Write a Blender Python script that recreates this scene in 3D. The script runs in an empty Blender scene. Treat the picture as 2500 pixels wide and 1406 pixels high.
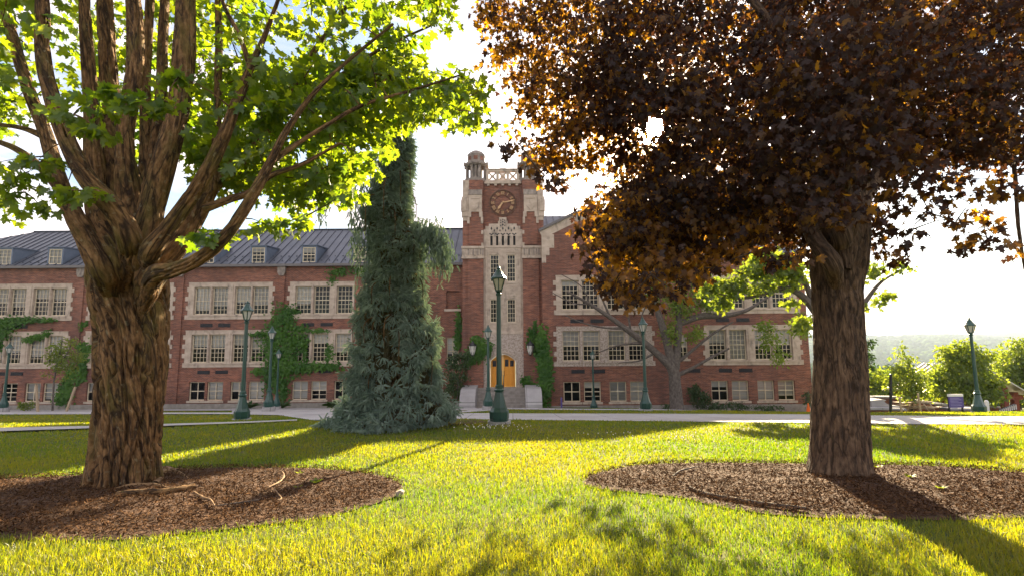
import bpy, math, random
import numpy as np
from mathutils import Vector, Matrix

random.seed(7)
rng = np.random.default_rng(11)
SC = bpy.context.scene
COL = SC.collection
PI = math.pi

# ------------------------------------------------------------------ camera
F = 1200.0                                   # focal length for a 2500 wide frame
PITCH = math.atan(132 / 1200)
ROLL = -0.0075
EYE = 1.5
cam_d = bpy.data.cameras.new('camera')
cam_d.sensor_width = 36.0
cam_d.lens = 36.0 * F / 2500
cam_d.clip_start = 0.05
cam_d.clip_end = 20000
cam = bpy.data.objects.new('camera', cam_d)
COL.objects.link(cam)
CAM_ROT = Matrix.Rotation(PI / 2 + PITCH, 3, 'X') @ Matrix.Rotation(ROLL, 3, 'Z')
cam.matrix_world = Matrix.Translation((0, 0, EYE)) @ CAM_ROT.to_4x4()
SC.camera = cam
R3 = np.array(CAM_ROT)

# ------------------------------------------------------------------ light
SUN_EL, SUN_AZ = math.radians(23.28), math.radians(16.92)     # azimuth from +Y towards +X
SUN_DIR = Vector((math.sin(SUN_AZ) * math.cos(SUN_EL), math.cos(SUN_AZ) * math.cos(SUN_EL), math.sin(SUN_EL)))
SC.view_settings.view_transform = 'Standard'
SC.view_settings.look = 'None'
SC.view_settings.gamma = 1.0
SC.view_settings.exposure = 2.42
world = bpy.data.worlds.new('World')
SC.world = world
world.use_nodes = True
wn, wl = world.node_tree.nodes, world.node_tree.links
wn.clear()
w_out = wn.new('ShaderNodeOutputWorld')
w_bg = wn.new('ShaderNodeBackground')
w_bg.inputs['Strength'].default_value = 0.092
sky = wn.new('ShaderNodeTexSky')
sky.sky_type = 'NISHITA'
sky.sun_disc = False
sky.sun_elevation = SUN_EL
sky.sun_rotation = SUN_AZ
sky.air_density = 1.0
sky.dust_density = 1.2
sky.ozone_density = 1.0
w_tc = wn.new('ShaderNodeTexCoord')
w_map = wn.new('ShaderNodeMapping')
w_map.inputs['Scale'].default_value = (1.6, 1.6, 5.0)
w_map.inputs['Location'].default_value = (3.4, 1.8, 4.6)
w_noise = wn.new('ShaderNodeTexNoise')
w_noise.inputs['Scale'].default_value = 2.1
w_noise.inputs['Detail'].default_value = 9
w_noise.inputs['Roughness'].default_value = 0.55
w_ramp = wn.new('ShaderNodeValToRGB')
w_ramp.color_ramp.elements[0].position = 0.42
w_ramp.color_ramp.elements[1].position = 0.56
w_mix = wn.new('ShaderNodeMix')
w_mix.data_type = 'RGBA'
w_n2 = wn.new('ShaderNodeTexNoise')
w_n2.inputs['Scale'].default_value = 1.3
w_n2.inputs['Detail'].default_value = 6
w_cloud = wn.new('ShaderNodeValToRGB')
w_cloud.color_ramp.elements[0].position = .38
w_cloud.color_ramp.elements[0].color = (2.2, 2.1, 2.4, 1)
w_cloud.color_ramp.elements[1].position = .56
w_cloud.color_ramp.elements[1].color = (5.0, 4.3, 3.95, 1)
wl.new(w_map.outputs[0], w_n2.inputs['Vector'])
wl.new(w_n2.outputs['Fac'], w_cloud.inputs['Fac'])
wl.new(w_tc.outputs['Generated'], w_map.inputs['Vector'])
wl.new(w_map.outputs[0], w_noise.inputs['Vector'])
wl.new(w_noise.outputs['Fac'], w_ramp.inputs['Fac'])
wl.new(w_ramp.outputs['Color'], w_mix.inputs[0])
w_dim = wn.new('ShaderNodeVectorMath'); w_dim.operation = 'SCALE'; w_dim.inputs['Scale'].default_value = .5
wl.new(sky.outputs[0], w_dim.inputs[0])
wl.new(w_dim.outputs[0], w_mix.inputs[6])
wl.new(w_cloud.outputs[0], w_mix.inputs[7])
# bright aureole of the low sun in the sky
w_dot = wn.new('ShaderNodeVectorMath'); w_dot.operation = 'DOT_PRODUCT'
w_dot.inputs[1].default_value = SUN_DIR
w_nrm = wn.new('ShaderNodeVectorMath'); w_nrm.operation = 'NORMALIZE'
wl.new(w_tc.outputs['Generated'], w_nrm.inputs[0])
wl.new(w_nrm.outputs[0], w_dot.inputs[0])
w_max = wn.new('ShaderNodeMath'); w_max.operation = 'MAXIMUM'; w_max.inputs[1].default_value = 0.0
wl.new(w_dot.outputs['Value'], w_max.inputs[0])
prev = w_mix.outputs[2]
for power, amp, colr in ((60, 5, (1.0, 0.86, 0.72)), (350, 45, (1.0, 0.66, 0.3)), (6000, 1400, (1.0, 0.85, 0.6))):
    pw = wn.new('ShaderNodeMath'); pw.operation = 'POWER'; pw.inputs[1].default_value = power
    wl.new(w_max.outputs[0], pw.inputs[0])
    sc_ = wn.new('ShaderNodeVectorMath'); sc_.operation = 'SCALE'
    sc_.inputs[0].default_value = tuple(c * amp for c in colr)
    wl.new(pw.outputs[0], sc_.inputs['Scale'])
    ad = wn.new('ShaderNodeVectorMath'); ad.operation = 'ADD'
    wl.new(prev, ad.inputs[0]); wl.new(sc_.outputs[0], ad.inputs[1])
    prev = ad.outputs[0]
wl.new(prev, w_bg.inputs['Color'])
wl.new(w_bg.outputs[0], w_out.inputs['Surface'])

sun_d = bpy.data.lights.new('sun', 'SUN')
sun_d.energy = 5.0
sun_d.angle = math.radians(0.5)
sun_d.color = (1.0, 0.81, 0.52)
sun_o = bpy.data.objects.new('sun', sun_d)
COL.objects.link(sun_o)
sun_o.rotation_euler = SUN_DIR.to_track_quat('Z', 'Y').to_euler()
SC.cycles.max_bounces = 8
SC.cycles.diffuse_bounces = 4
SC.cycles.glossy_bounces = 3
SC.cycles.transmission_bounces = 5
SC.cycles.transparent_max_bounces = 8
SC.cycles.use_denoising = True

# ------------------------------------------------------------------ terrain height
_tab = np.array([(-60, .6), (-10, .15), (0, 0), (3, -.03), (5, -.13), (8, -.33), (12.9, -.57), (17, -1.06), (21.8, -1.5), (24.8, -1.82),
                 (30, -2.45), (34, -2.95), (38, -3.3), (46, -4.4), (60, -9), (90, -20), (150, -36), (300, -50), (700, -61), (1200, -65), (1500, -65),
                 (1750, -60), (2250, -28), (2700, 2), (3200, 6), (4500, 2), (9000, 2)], float)
_yy = np.concatenate([np.arange(-60, 60, .25), np.arange(60, 400, 5.0), np.arange(400, 9001, 40.0)])
_zz = np.interp(_yy, _tab[:, 0], _tab[:, 1])
_n = int(120 / .25)
_k = np.exp(-np.linspace(-2, 2, 13) ** 2); _k /= _k.sum()
_zz[:_n] = np.convolve(np.pad(_zz[:_n], 6, mode='edge'), _k, 'valid')


def G(x, y):
    x = np.asarray(x, float); y = np.asarray(y, float)
    z = np.interp(y, _yy, _zz)
    sx = np.clip((x - 4) / 13, 0, 1); sy = np.clip((y - 14) / 18, 0, 1)
    z = z - .42 * sx * sx * (3 - 2 * sx) * sy * sy * (3 - 2 * sy)
    far = np.clip((y - 120) / 500, 0, 1)
    z = z + far * (9 * np.sin(x * .0031 + y * .0011) + 6 * np.sin(x * .0083 - y * .0049 + 1.3) + 3 * np.sin(x * .02 + y * .013))
    return z


def Gf(x, y):
    return float(G(x, y))


def ray(px, py):
    return R3 @ np.array([(px - 1250) / F, -(py - 703) / F, -1.0])


def at(px, py, Y):
    d = ray(px, py)
    return Vector((d[0] * Y / d[1], Y, EYE + d[2] * Y / d[1]))


def hit(px, py, y0=1.0, y1=70.0):
    d = ray(px, py)
    Y = np.arange(y0, y1, .02)
    z = EYE + d[2] / d[1] * Y - G(d[0] / d[1] * Y, Y)
    i = np.argmax(z < 0)
    if not (z < 0).any():
        i = len(Y) - 1
    return Vector((d[0] / d[1] * Y[i], Y[i], float(G(d[0] / d[1] * Y[i], Y[i]))))


def to_px(V):
    c = (np.asarray(V) - np.array([0, 0, EYE])) @ R3
    w = np.where(-c[:, 2] > .01, -c[:, 2], np.nan)
    return 1250 + F * c[:, 0] / w, 703 - F * c[:, 1] / w


def in_poly(x, y, poly):
    poly = np.asarray(poly, float)
    c = np.zeros(len(x), bool)
    j = len(poly) - 1
    for i in range(len(poly)):
        xi, yi = poly[i]; xj, yj = poly[j]
        if yi != yj:
            c ^= ((yi > y) != (yj > y)) & (x < (xj - xi) * (y - yi) / (yj - yi) + xi)
        j = i
    return c


# ------------------------------------------------------------------ noise
_lat = rng.random((512, 512))


def vnoise(x, y, per=None, seed=0):
    x = np.asarray(x, float); y = np.asarray(y, float)
    xi = np.floor(x).astype(int); yi = np.floor(y).astype(int)
    fx = x - xi; fy = y - yi
    fx = fx * fx * (3 - 2 * fx); fy = fy * fy * (3 - 2 * fy)
    a0, a1 = (xi % per, (xi + 1) % per) if per else (xi, xi + 1)
    s = seed * 37
    L = lambda a, b: _lat[(a + s) % 512, (b + s * 3) % 512]
    return (L(a0, yi) * (1 - fx) + L(a1, yi) * fx) * (1 - fy) + (L(a0, yi + 1) * (1 - fx) + L(a1, yi + 1) * fx) * fy


# ------------------------------------------------------------------ materials
def mat(name, color, rough=.7, metal=0.0, spec=.4):
    m = bpy.data.materials.new(name); m.use_nodes = True
    b = m.node_tree.nodes['Principled BSDF']
    b.inputs['Base Color'].default_value = (*color, 1)
    b.inputs['Roughness'].default_value = rough
    b.inputs['Metallic'].default_value = metal
    b.inputs['Specular IOR Level'].default_value = spec
    return m


def nodes(m):
    return m.node_tree.nodes, m.node_tree.links, m.node_tree.nodes['Principled BSDF']


def noisy(name, stops, scale=(1, 1, 1), nscale=4.0, detail=6, rough=.8, bump=.0, coord='Object', attr=None, dist=.02, spec=.3, nrough=.6, metal=0.0):
    """principled material whose colour runs along a ramp driven by noise"""
    m = mat(name, stops[0][1], rough, metal, spec)
    N, L, b = nodes(m)
    if attr:
        src = N.new('ShaderNodeAttribute'); src.attribute_name = attr; vec = src.outputs['Vector']
    else:
        src = N.new('ShaderNodeTexCoord'); vec = src.outputs[coord]
    mp = N.new('ShaderNodeMapping'); mp.inputs['Scale'].default_value = scale
    L.new(vec, mp.inputs['Vector'])
    nz = N.new('ShaderNodeTexNoise'); nz.inputs['Scale'].default_value = nscale; nz.inputs['Detail'].default_value = detail; nz.inputs['Roughness'].default_value = nrough
    L.new(mp.outputs[0], nz.inputs['Vector'])
    rp = N.new('ShaderNodeValToRGB')
    while len(rp.color_ramp.elements) < len(stops):
        rp.color_ramp.elements.new(.5)
    for e, (p, c) in zip(rp.color_ramp.elements, stops):
        e.position = p; e.color = (*c, 1)
    L.new(nz.outputs['Fac'], rp.inputs['Fac'])
    L.new(rp.outputs['Color'], b.inputs['Base Color'])
    if bump:
        bp = N.new('ShaderNodeBump'); bp.inputs['Strength'].default_value = bump; bp.inputs['Distance'].default_value = dist
        L.new(nz.outputs['Fac'], bp.inputs['Height']); L.new(bp.outputs[0], b.inputs['Normal'])
    return m


def mix_layer(m, color, nscale, lo, hi, scale=(1, 1, 1), coord='Object', attr=None, amount=1.0):
    """lays a second noise-masked colour (stain, moss, patch) over a material's base colour"""
    N, L, b = nodes(m)
    old = b.inputs['Base Color'].links[0].from_socket
    if attr:
        src = N.new('ShaderNodeAttribute'); src.attribute_name = attr; vec = src.outputs['Vector']
    else:
        src = N.new('ShaderNodeTexCoord'); vec = src.outputs[coord]
    mp = N.new('ShaderNodeMapping'); mp.inputs['Scale'].default_value = scale; mp.inputs['Location'].default_value = (3.1, 7.7, 1.3)
    L.new(vec, mp.inputs['Vector'])
    nz = N.new('ShaderNodeTexNoise'); nz.inputs['Scale'].default_value = nscale; nz.inputs['Detail'].default_value = 7
    L.new(mp.outputs[0], nz.inputs['Vector'])
    mr = N.new('ShaderNodeMapRange'); mr.inputs[1].default_value = lo; mr.inputs[2].default_value = hi; mr.inputs[4].default_value = amount
    L.new(nz.outputs['Fac'], mr.inputs[0])
    mx = N.new('ShaderNodeMix'); mx.data_type = 'RGBA'
    L.new(mr.outputs[0], mx.inputs[0]); L.new(old, mx.inputs[6]); mx.inputs[7].default_value = (*color, 1)
    L.new(mx.outputs[2], b.inputs['Base Color'])
    return m


def leaf_mat(name, a, b_, ta, tb, trans=.55, gloss=.06, pos=(0.0, 1.0)):
    """thin leaf: diffuse plus translucent light, colours spread by a random per-leaf value 'tint'"""
    m = bpy.data.materials.new(name); m.use_nodes = True
    N, L = m.node_tree.nodes, m.node_tree.links
    N.clear()
    out = N.new('ShaderNodeOutputMaterial')
    at_ = N.new('ShaderNodeAttribute'); at_.attribute_name = 'tint'

    def ramp(c0, c1):
        r = N.new('ShaderNodeValToRGB'); r.color_ramp.elements[0].color = (*c0, 1); r.color_ramp.elements[1].color = (*c1, 1)
        r.color_ramp.elements[0].position, r.color_ramp.elements[1].position = pos
        L.new(at_.outputs['Fac'], r.inputs['Fac']); return r.outputs['Color']
    d = N.new('ShaderNodeBsdfDiffuse'); L.new(ramp(a, b_), d.inputs['Color'])
    t = N.new('ShaderNodeBsdfTranslucent'); L.new(ramp(ta, tb), t.inputs['Color'])
    mx = N.new('ShaderNodeMixShader'); mx.inputs[0].default_value = trans
    L.new(d.outputs[0], mx.inputs[1]); L.new(t.outputs[0], mx.inputs[2])
    g = N.new('ShaderNodeBsdfGlossy'); g.inputs['Roughness'].default_value = .45
    m2 = N.new('ShaderNodeMixShader'); m2.inputs[0].default_value = gloss
    L.new(mx.outputs[0], m2.inputs[1]); L.new(g.outputs[0], m2.inputs[2])
    L.new(m2.outputs[0], out.inputs['Surface'])
    return m


def brick_mat():
    m = mat('red_brick', (.2, .08, .06), .85)
    N, L, b = nodes(m)
    tc = N.new('ShaderNodeTexCoord')
    sx = N.new('ShaderNodeSeparateXYZ'); L.new(tc.outputs['Object'], sx.inputs[0])
    add = N.new('ShaderNodeMath'); add.operation = 'ADD'; L.new(sx.outputs[0], add.inputs[0]); L.new(sx.outputs[1], add.inputs[1])
    cb = N.new('ShaderNodeCombineXYZ'); L.new(add.outputs[0], cb.inputs[0]); L.new(sx.outputs[2], cb.inputs[1])
    bk = N.new('ShaderNodeTexBrick')
    bk.inputs['Scale'].default_value = 1.0
    bk.inputs['Brick Width'].default_value = .22; bk.inputs['Row Height'].default_value = .078; bk.inputs['Mortar Size'].default_value = .009
    bk.inputs['Color1'].default_value = (.25, .085, .045, 1); bk.inputs['Color2'].default_value = (.125, .048, .034, 1); bk.inputs['Mortar'].default_value = (.22, .15, .12, 1)
    bk.inputs['Bias'].default_value = -.1
    L.new(cb.outputs[0], bk.inputs['Vector'])
    mp = N.new('ShaderNodeMapping'); mp.inputs['Scale'].default_value = (1.1, 7.0, 1)
    L.new(cb.outputs[0], mp.inputs['Vector'])
    nz = N.new('ShaderNodeTexNoise'); nz.inputs['Scale'].default_value = 1.3; nz.inputs['Detail'].default_value = 8
    L.new(mp.outputs[0], nz.inputs['Vector'])
    mr = N.new('ShaderNodeMapRange'); mr.inputs[1].default_value = .3; mr.inputs[2].default_value = .7; mr.inputs[3].default_value = .62; mr.inputs[4].default_value = 1.4
    L.new(nz.outputs['Fac'], mr.inputs[0])
    n2 = N.new('ShaderNodeTexNoise'); n2.inputs['Scale'].default_value = .22; n2.inputs['Detail'].default_value = 5
    L.new(cb.outputs[0], n2.inputs['Vector'])
    m2 = N.new('ShaderNodeMapRange'); m2.inputs[1].default_value = .35; m2.inputs[2].default_value = .65; m2.inputs[3].default_value = .8; m2.inputs[4].default_value = 1.18
    L.new(n2.outputs['Fac'], m2.inputs[0])
    mu = N.new('ShaderNodeMath'); mu.operation = 'MULTIPLY'; L.new(mr.outputs[0], mu.inputs[0]); L.new(m2.outputs[0], mu.inputs[1])
    sc = N.new('ShaderNodeVectorMath'); sc.operation = 'SCALE'; L.new(bk.outputs['Color'], sc.inputs[0]); L.new(mu.outputs[0], sc.inputs['Scale'])
    L.new(sc.outputs[0], b.inputs['Base Color'])
    bp = N.new('ShaderNodeBump'); bp.inputs['Strength'].default_value = .5; bp.inputs['Distance'].default_value = .01
    L.new(bk.outputs['Fac'], bp.inputs['Height']); bp.invert = True; L.new(bp.outputs[0], b.inputs['Normal'])
    return m


def glass_mat():
    m = bpy.data.materials.new('window_glass'); m.use_nodes = True
    N, L = m.node_tree.nodes, m.node_tree.links
    N.clear()
    out = N.new('ShaderNodeOutputMaterial')
    t = N.new('ShaderNodeBsdfTransparent'); t.inputs['Color'].default_value = (.72, .76, .78, 1)
    g = N.new('ShaderNodeBsdfGlossy'); g.inputs['Roughness'].default_value = .03
    tc = N.new('ShaderNodeTexCoord'); nz = N.new('ShaderNodeTexNoise'); nz.inputs['Scale'].default_value = 1.6
    L.new(tc.outputs['Object'], nz.inputs['Vector'])
    bp = N.new('ShaderNodeBump'); bp.inputs['Strength'].default_value = .25; bp.inputs['Distance'].default_value = .05
    L.new(nz.outputs['Fac'], bp.inputs['Height']); L.new(bp.outputs[0], g.inputs['Normal'])
    fr = N.new('ShaderNodeFresnel'); fr.inputs['IOR'].default_value = 1.38
    mx = N.new('ShaderNodeMixShader')
    L.new(fr.outputs[0], mx.inputs[0]); L.new(t.outputs[0], mx.inputs[1]); L.new(g.outputs[0], mx.inputs[2])
    L.new(mx.outputs[0], out.inputs['Surface'])
    return m


M = {}
M['brick'] = brick_mat()
M['stone'] = noisy('limestone', [(.3, (.35, .28, .22)), (.6, (.5, .41, .33)), (.8, (.56, .48, .40))], (1, 1, 1.6), 1.8, 9, .85, .25)
mix_layer(M['stone'], (.16, .14, .12), 3.0, .56, .72, (1, 1, .5), amount=.75)
M['stone_dark'] = noisy('weathered_limestone', [(.3, (.13, .11, .10)), (.55, (.27, .23, .2)), (.75, (.42, .36, .31))], (1, 1, .6), 3.5, 9, .9, .4)
M['stone_vine'] = noisy('vine_marked_stone', [(.38, (.26, .21, .17)), (.52, (.42, .35, .3)), (.7, (.5, .43, .38))], (1, 1, 1), 9.0, 10, .9, .5)
M['plinth'] = noisy('plinth_stone', [(.3, (.2, .18, .16)), (.7, (.34, .31, .28))], (1, 1, 1), 3, 8, .9, .2)
M['cream'] = noisy('cream_paint', [(.3, (.56, .47, .33)), (.7, (.68, .59, .44))], (1, 1, 1), 5, 4, .55)
M['blind'] = noisy('window_blind', [(.35, (.6, .54, .48)), (.65, (.78, .71, .65))], (.4, .4, 9), 2.0, 3, .8)
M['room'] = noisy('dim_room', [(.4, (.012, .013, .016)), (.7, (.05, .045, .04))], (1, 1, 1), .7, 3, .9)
M['glass'] = glass_mat()
M['roof'] = noisy('standing_seam_metal', [(.3, (.085, .095, .12)), (.7, (.125, .135, .165))], (.6, .6, .6), 1.4, 7, .48, 0, metal=.35)
M['seam'] = noisy('roof_seam', [(.3, (.05, .055, .075)), (.7, (.075, .085, .11))], (1, 1, 1), 2, 4, .5, 0, metal=.3)
M['gutter'] = mat('gutter_metal', (.13, .12, .12), .5, .3)
M['grille'] = mat('vent_metal', (.018, .018, .022), .6)
M['dormer'] = noisy('dormer_metal', [(.3, (.09, .12, .17)), (.7, (.13, .16, .22))], (1, 1, 1), 2, 4, .5, 0, metal=.2)
M['gold'] = mat('gilded_metal', (.5, .31, .16), .5, .3)
M['bronze'] = mat('dark_bronze', (.13, .07, .045), .6, .3)
M['door'] = noisy('varnished_oak', [(.3, (.62, .25, .03)), (.7, (.8, .36, .045))], (6, 6, .6), 2.5, 6, .45, .05)
M['green'] = noisy('lamp_green_paint', [(.3, (.006, .042, .034)), (.7, (.011, .062, .048))], (1, 1, 1), 4, 4, .32, spec=.6)
M['lampglass'] = mat('lantern_glass', (.55, .54, .5), .2)
M['concrete'] = noisy('concrete', [(.3, (.29, .28, .28)), (.7, (.38, .37, .37))], (1, 1, 1), 1.1, 9, .85, .1)
mix_layer(M['concrete'], (.2, .19, .19), .35, .5, .7, amount=.5)
def joints(m, size):
    N, L, b = nodes(m); old = b.inputs['Base Color'].links[0].from_socket
    tc = N.new('ShaderNodeTexCoord'); bk = N.new('ShaderNodeTexBrick'); bk.offset = 0; bk.inputs['Scale'].default_value = 1
    bk.inputs['Brick Width'].default_value = size; bk.inputs['Row Height'].default_value = size; bk.inputs['Mortar Size'].default_value = .012
    L.new(tc.outputs['Object'], bk.inputs['Vector'])
    mx = N.new('ShaderNodeMix'); mx.data_type = 'RGBA'; L.new(bk.outputs['Fac'], mx.inputs[0]); L.new(old, mx.inputs[6]); mx.inputs[7].default_value = (.1, .095, .09, 1); L.new(mx.outputs[2], b.inputs['Base Color'])
joints(M['concrete'], 1.6)
def vary(m, lo, hi):
    N, L, b = nodes(m); old = b.inputs['Base Color'].links[0].from_socket
    oi = N.new('ShaderNodeObjectInfo'); mr = N.new('ShaderNodeMapRange'); mr.inputs[3].default_value = lo; mr.inputs[4].default_value = hi; L.new(oi.outputs['Random'], mr.inputs[0])
    sc = N.new('ShaderNodeVectorMath'); sc.operation = 'SCALE'; L.new(old, sc.inputs[0]); L.new(mr.outputs[0], sc.inputs['Scale']); L.new(sc.outputs[0], b.inputs['Base Color'])
vary(M['blind'], .7, 1.25)
M['metal'] = mat('dark_metal', (.04, .04, .045), .4, .6)
M['wood'] = noisy('weathered_wood', [(.3, (.3, .22, .14)), (.7, (.46, .36, .25))], (8, 8, .8), 3, 5, .8)
M['redwood'] = noisy('red_stained_timber', [(.3, (.16, .035, .02)), (.7, (.23, .06, .035))], (4, 4, 1), 3, 5, .7)
M['palemetal'] = noisy('pale_roof_metal', [(.3, (.42, .41, .38)), (.7, (.55, .53, .5))], (1, 1, 1), 2, 5, .4, 0, metal=.3)
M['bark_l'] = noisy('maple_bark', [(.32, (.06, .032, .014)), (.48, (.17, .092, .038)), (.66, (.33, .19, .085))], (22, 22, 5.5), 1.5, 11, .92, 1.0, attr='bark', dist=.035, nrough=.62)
mix_layer(M['bark_l'], (.11, .10, .022), 2.2, .5, .66, (3, 3, 1), attr='bark', amount=.6)
M['bark_r'] = noisy('furrowed_maple_bark', [(.33, (.03, .02, .014)), (.5, (.105, .065, .04)), (.7, (.2, .13, .08))], (20, 20, 3.0), 1.7, 10, .92, .9, attr='bark', dist=.02, nrough=.6)
M['bark_s'] = noisy('grey_bark', [(.3, (.05, .04, .035)), (.6, (.13, .11, .095)), (.8, (.2, .175, .15))], (8, 8, 3), 2, 7, .9, .4, attr='bark')
M['leaf_g'] = leaf_mat('maple_leaf', (.030, .08, .008), (.07, .125, .012), (.20, .34, .008), (.45, .52, .012), .55, .04)
M['leaf_p'] = leaf_mat('crimson_maple_leaf', (.034, .019, .016), (.066, .044, .020), (.06, .022, .008), (.85, .40, .012), .5, .02, (.36, .92))
M['leaf_y'] = leaf_mat('young_leaf', (.05, .10, .014), (.10, .15, .02), (.25, .36, .02), (.45, .5, .03), .5, .04)
M['leaf_i'] = leaf_mat('ivy_leaf', (.03, .10, .012), (.08, .18, .02), (.06, .16, .01), (.14, .28, .02), .3, .02)
M['leaf_t'] = leaf_mat('pale_green_leaf', (.11, .19, .03), (.2, .28, .05), (.2, .3, .02), (.4, .48, .03), .45, .02)
M['leaf_b'] = leaf_mat('shrub_leaf', (.018, .05, .012), (.045, .09, .02), (.05, .1, .01), (.1, .2, .02), .3, .05)
M['needle'] = leaf_mat('blue_spruce_needle', (.115, .19, .155), (.34, .44, .385), (.08, .13, .06), (.2, .25, .1), .22, .05)
M['needle_y'] = leaf_mat('dry_spruce_needle', (.06, .055, .03), (.13, .11, .05), (.1, .09, .03), (.2, .16, .05), .3, .03)
M['grass'] = leaf_mat('grass_blade', (.04, .09, .010), (.17, .15, .035), (.17, .29, .003), (.50, .42, .005), .58, .03)
M['lawn'] = noisy('lawn_ground', [(.25, (.035, .055, .012)), (.5, (.065, .085, .018)), (.72, (.15, .125, .045))], (1, 1, 1), .8, 10, .95, .4, coord='Object', dist=.05)
M['mulch'] = noisy('bark_mulch', [(.3, (.024, .011, .006)), (.55, (.085, .043, .023)), (.75, (.16, .09, .05))], (1, 1, 1), 16, 9, .95, .9, dist=.03)
M['chip'] = leaf_mat('mulch_chip', (.034, .016, .008), (.24, .14, .075), (.01, .01, .01), (.02, .02, .01), .05, .0)
M['purple'] = noisy('sign_panel', [(.3, (.08, .06, .22)), (.7, (.12, .09, .3))], (1, 1, 1), 3, 3, .5)
M['white'] = mat('white_paint', (.75, .73, .7), .5)
M['orange'] = mat('orange_plastic', (.8, .16, .02), .5)
M['haywood'] = leaf_mat('woodland', (.03, .065, .012), (.075, .12, .025), (.05, .09, .01), (.1, .15, .02), .15, .0)

def fine_bump(m, scale, nscale, strength, dist):
    N, L, b = nodes(m)
    prevb = b.inputs['Normal'].links[0].from_socket
    src = N.new('ShaderNodeAttribute'); src.attribute_name = 'bark'
    mp = N.new('ShaderNodeMapping'); mp.inputs['Scale'].default_value = scale; L.new(src.outputs['Vector'], mp.inputs['Vector'])
    nz = N.new('ShaderNodeTexVoronoi'); nz.inputs['Scale'].default_value = nscale; nz.feature = 'DISTANCE_TO_EDGE'
    L.new(mp.outputs[0], nz.inputs['Vector'])
    n2 = N.new('ShaderNodeTexNoise'); n2.inputs['Scale'].default_value = nscale * 3; n2.inputs['Detail'].default_value = 8; n2.inputs['Roughness'].default_value = .7
    L.new(mp.outputs[0], n2.inputs['Vector'])
    ad = N.new('ShaderNodeMath'); ad.operation = 'MULTIPLY_ADD'; ad.inputs[1].default_value = .6
    L.new(n2.outputs['Fac'], ad.inputs[0]); L.new(nz.outputs['Distance'], ad.inputs[2])
    bp = N.new('ShaderNodeBump'); bp.inputs['Strength'].default_value = strength; bp.inputs['Distance'].default_value = dist
    L.new(ad.outputs[0], bp.inputs['Height']); L.new(prevb, bp.inputs['Normal']); L.new(bp.outputs[0], b.inputs['Normal'])
fine_bump(M['bark_l'], (1, 1, .28), 16, 1.0, .05)
fine_bump(M['bark_r'], (1, 1, .3), 24, 1.0, .03)

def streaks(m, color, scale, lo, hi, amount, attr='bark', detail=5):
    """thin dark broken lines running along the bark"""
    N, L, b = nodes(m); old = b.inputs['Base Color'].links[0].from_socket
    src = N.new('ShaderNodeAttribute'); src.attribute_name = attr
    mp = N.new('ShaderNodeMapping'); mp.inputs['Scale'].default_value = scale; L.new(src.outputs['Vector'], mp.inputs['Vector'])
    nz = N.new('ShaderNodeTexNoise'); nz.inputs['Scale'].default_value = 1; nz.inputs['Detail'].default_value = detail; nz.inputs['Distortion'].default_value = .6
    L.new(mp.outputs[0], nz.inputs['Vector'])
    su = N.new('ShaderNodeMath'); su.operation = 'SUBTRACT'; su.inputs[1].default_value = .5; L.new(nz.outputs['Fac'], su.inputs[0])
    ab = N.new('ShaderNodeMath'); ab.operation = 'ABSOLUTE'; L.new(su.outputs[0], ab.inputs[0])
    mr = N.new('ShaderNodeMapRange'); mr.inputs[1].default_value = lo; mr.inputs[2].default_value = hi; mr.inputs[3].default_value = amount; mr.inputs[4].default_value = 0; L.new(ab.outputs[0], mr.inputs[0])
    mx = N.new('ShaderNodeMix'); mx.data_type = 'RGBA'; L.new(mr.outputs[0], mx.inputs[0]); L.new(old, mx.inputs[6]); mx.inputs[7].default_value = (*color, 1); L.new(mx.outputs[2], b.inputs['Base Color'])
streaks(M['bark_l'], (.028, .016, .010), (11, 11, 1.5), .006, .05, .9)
streaks(M['bark_r'], (.024, .016, .011), (17, 17, 2.2), .006, .05, .8)
mix_layer(M['bark_l'], (.30, .27, .17), 16, .62, .7, (1.5, 1.5, 1), attr='bark', amount=.45)
mix_layer(M['brick'], (.085, .045, .04), .5, .5, .68, (1, 1, .35), amount=.55)

# ------------------------------------------------------------------ mesh builders
W = {}


def link(o, parent=None, loc=None):
    COL.objects.link(o)
    if parent is not None:
        o.parent = parent
        if loc is not None:
            o.location = Vector(loc) - W[parent]
            W[o] = Vector(loc)
        else:
            W[o] = W[parent].copy()
    else:
        o.location = loc or (0, 0, 0)
        W[o] = Vector(o.location)
    return o


def tag(o, label=None, cat=None, group=None, kind=None):
    for k, v in (('label', label), ('category', cat), ('group', group), ('kind', kind)):
        if v:
            o[k] = v
    return o


def thing(name, label, cat, loc=(0, 0, 0), group=None):
    o = bpy.data.objects.new(name, None)
    o.empty_display_size = .3
    link(o, None, loc)
    return tag(o, label, cat, group)


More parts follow.
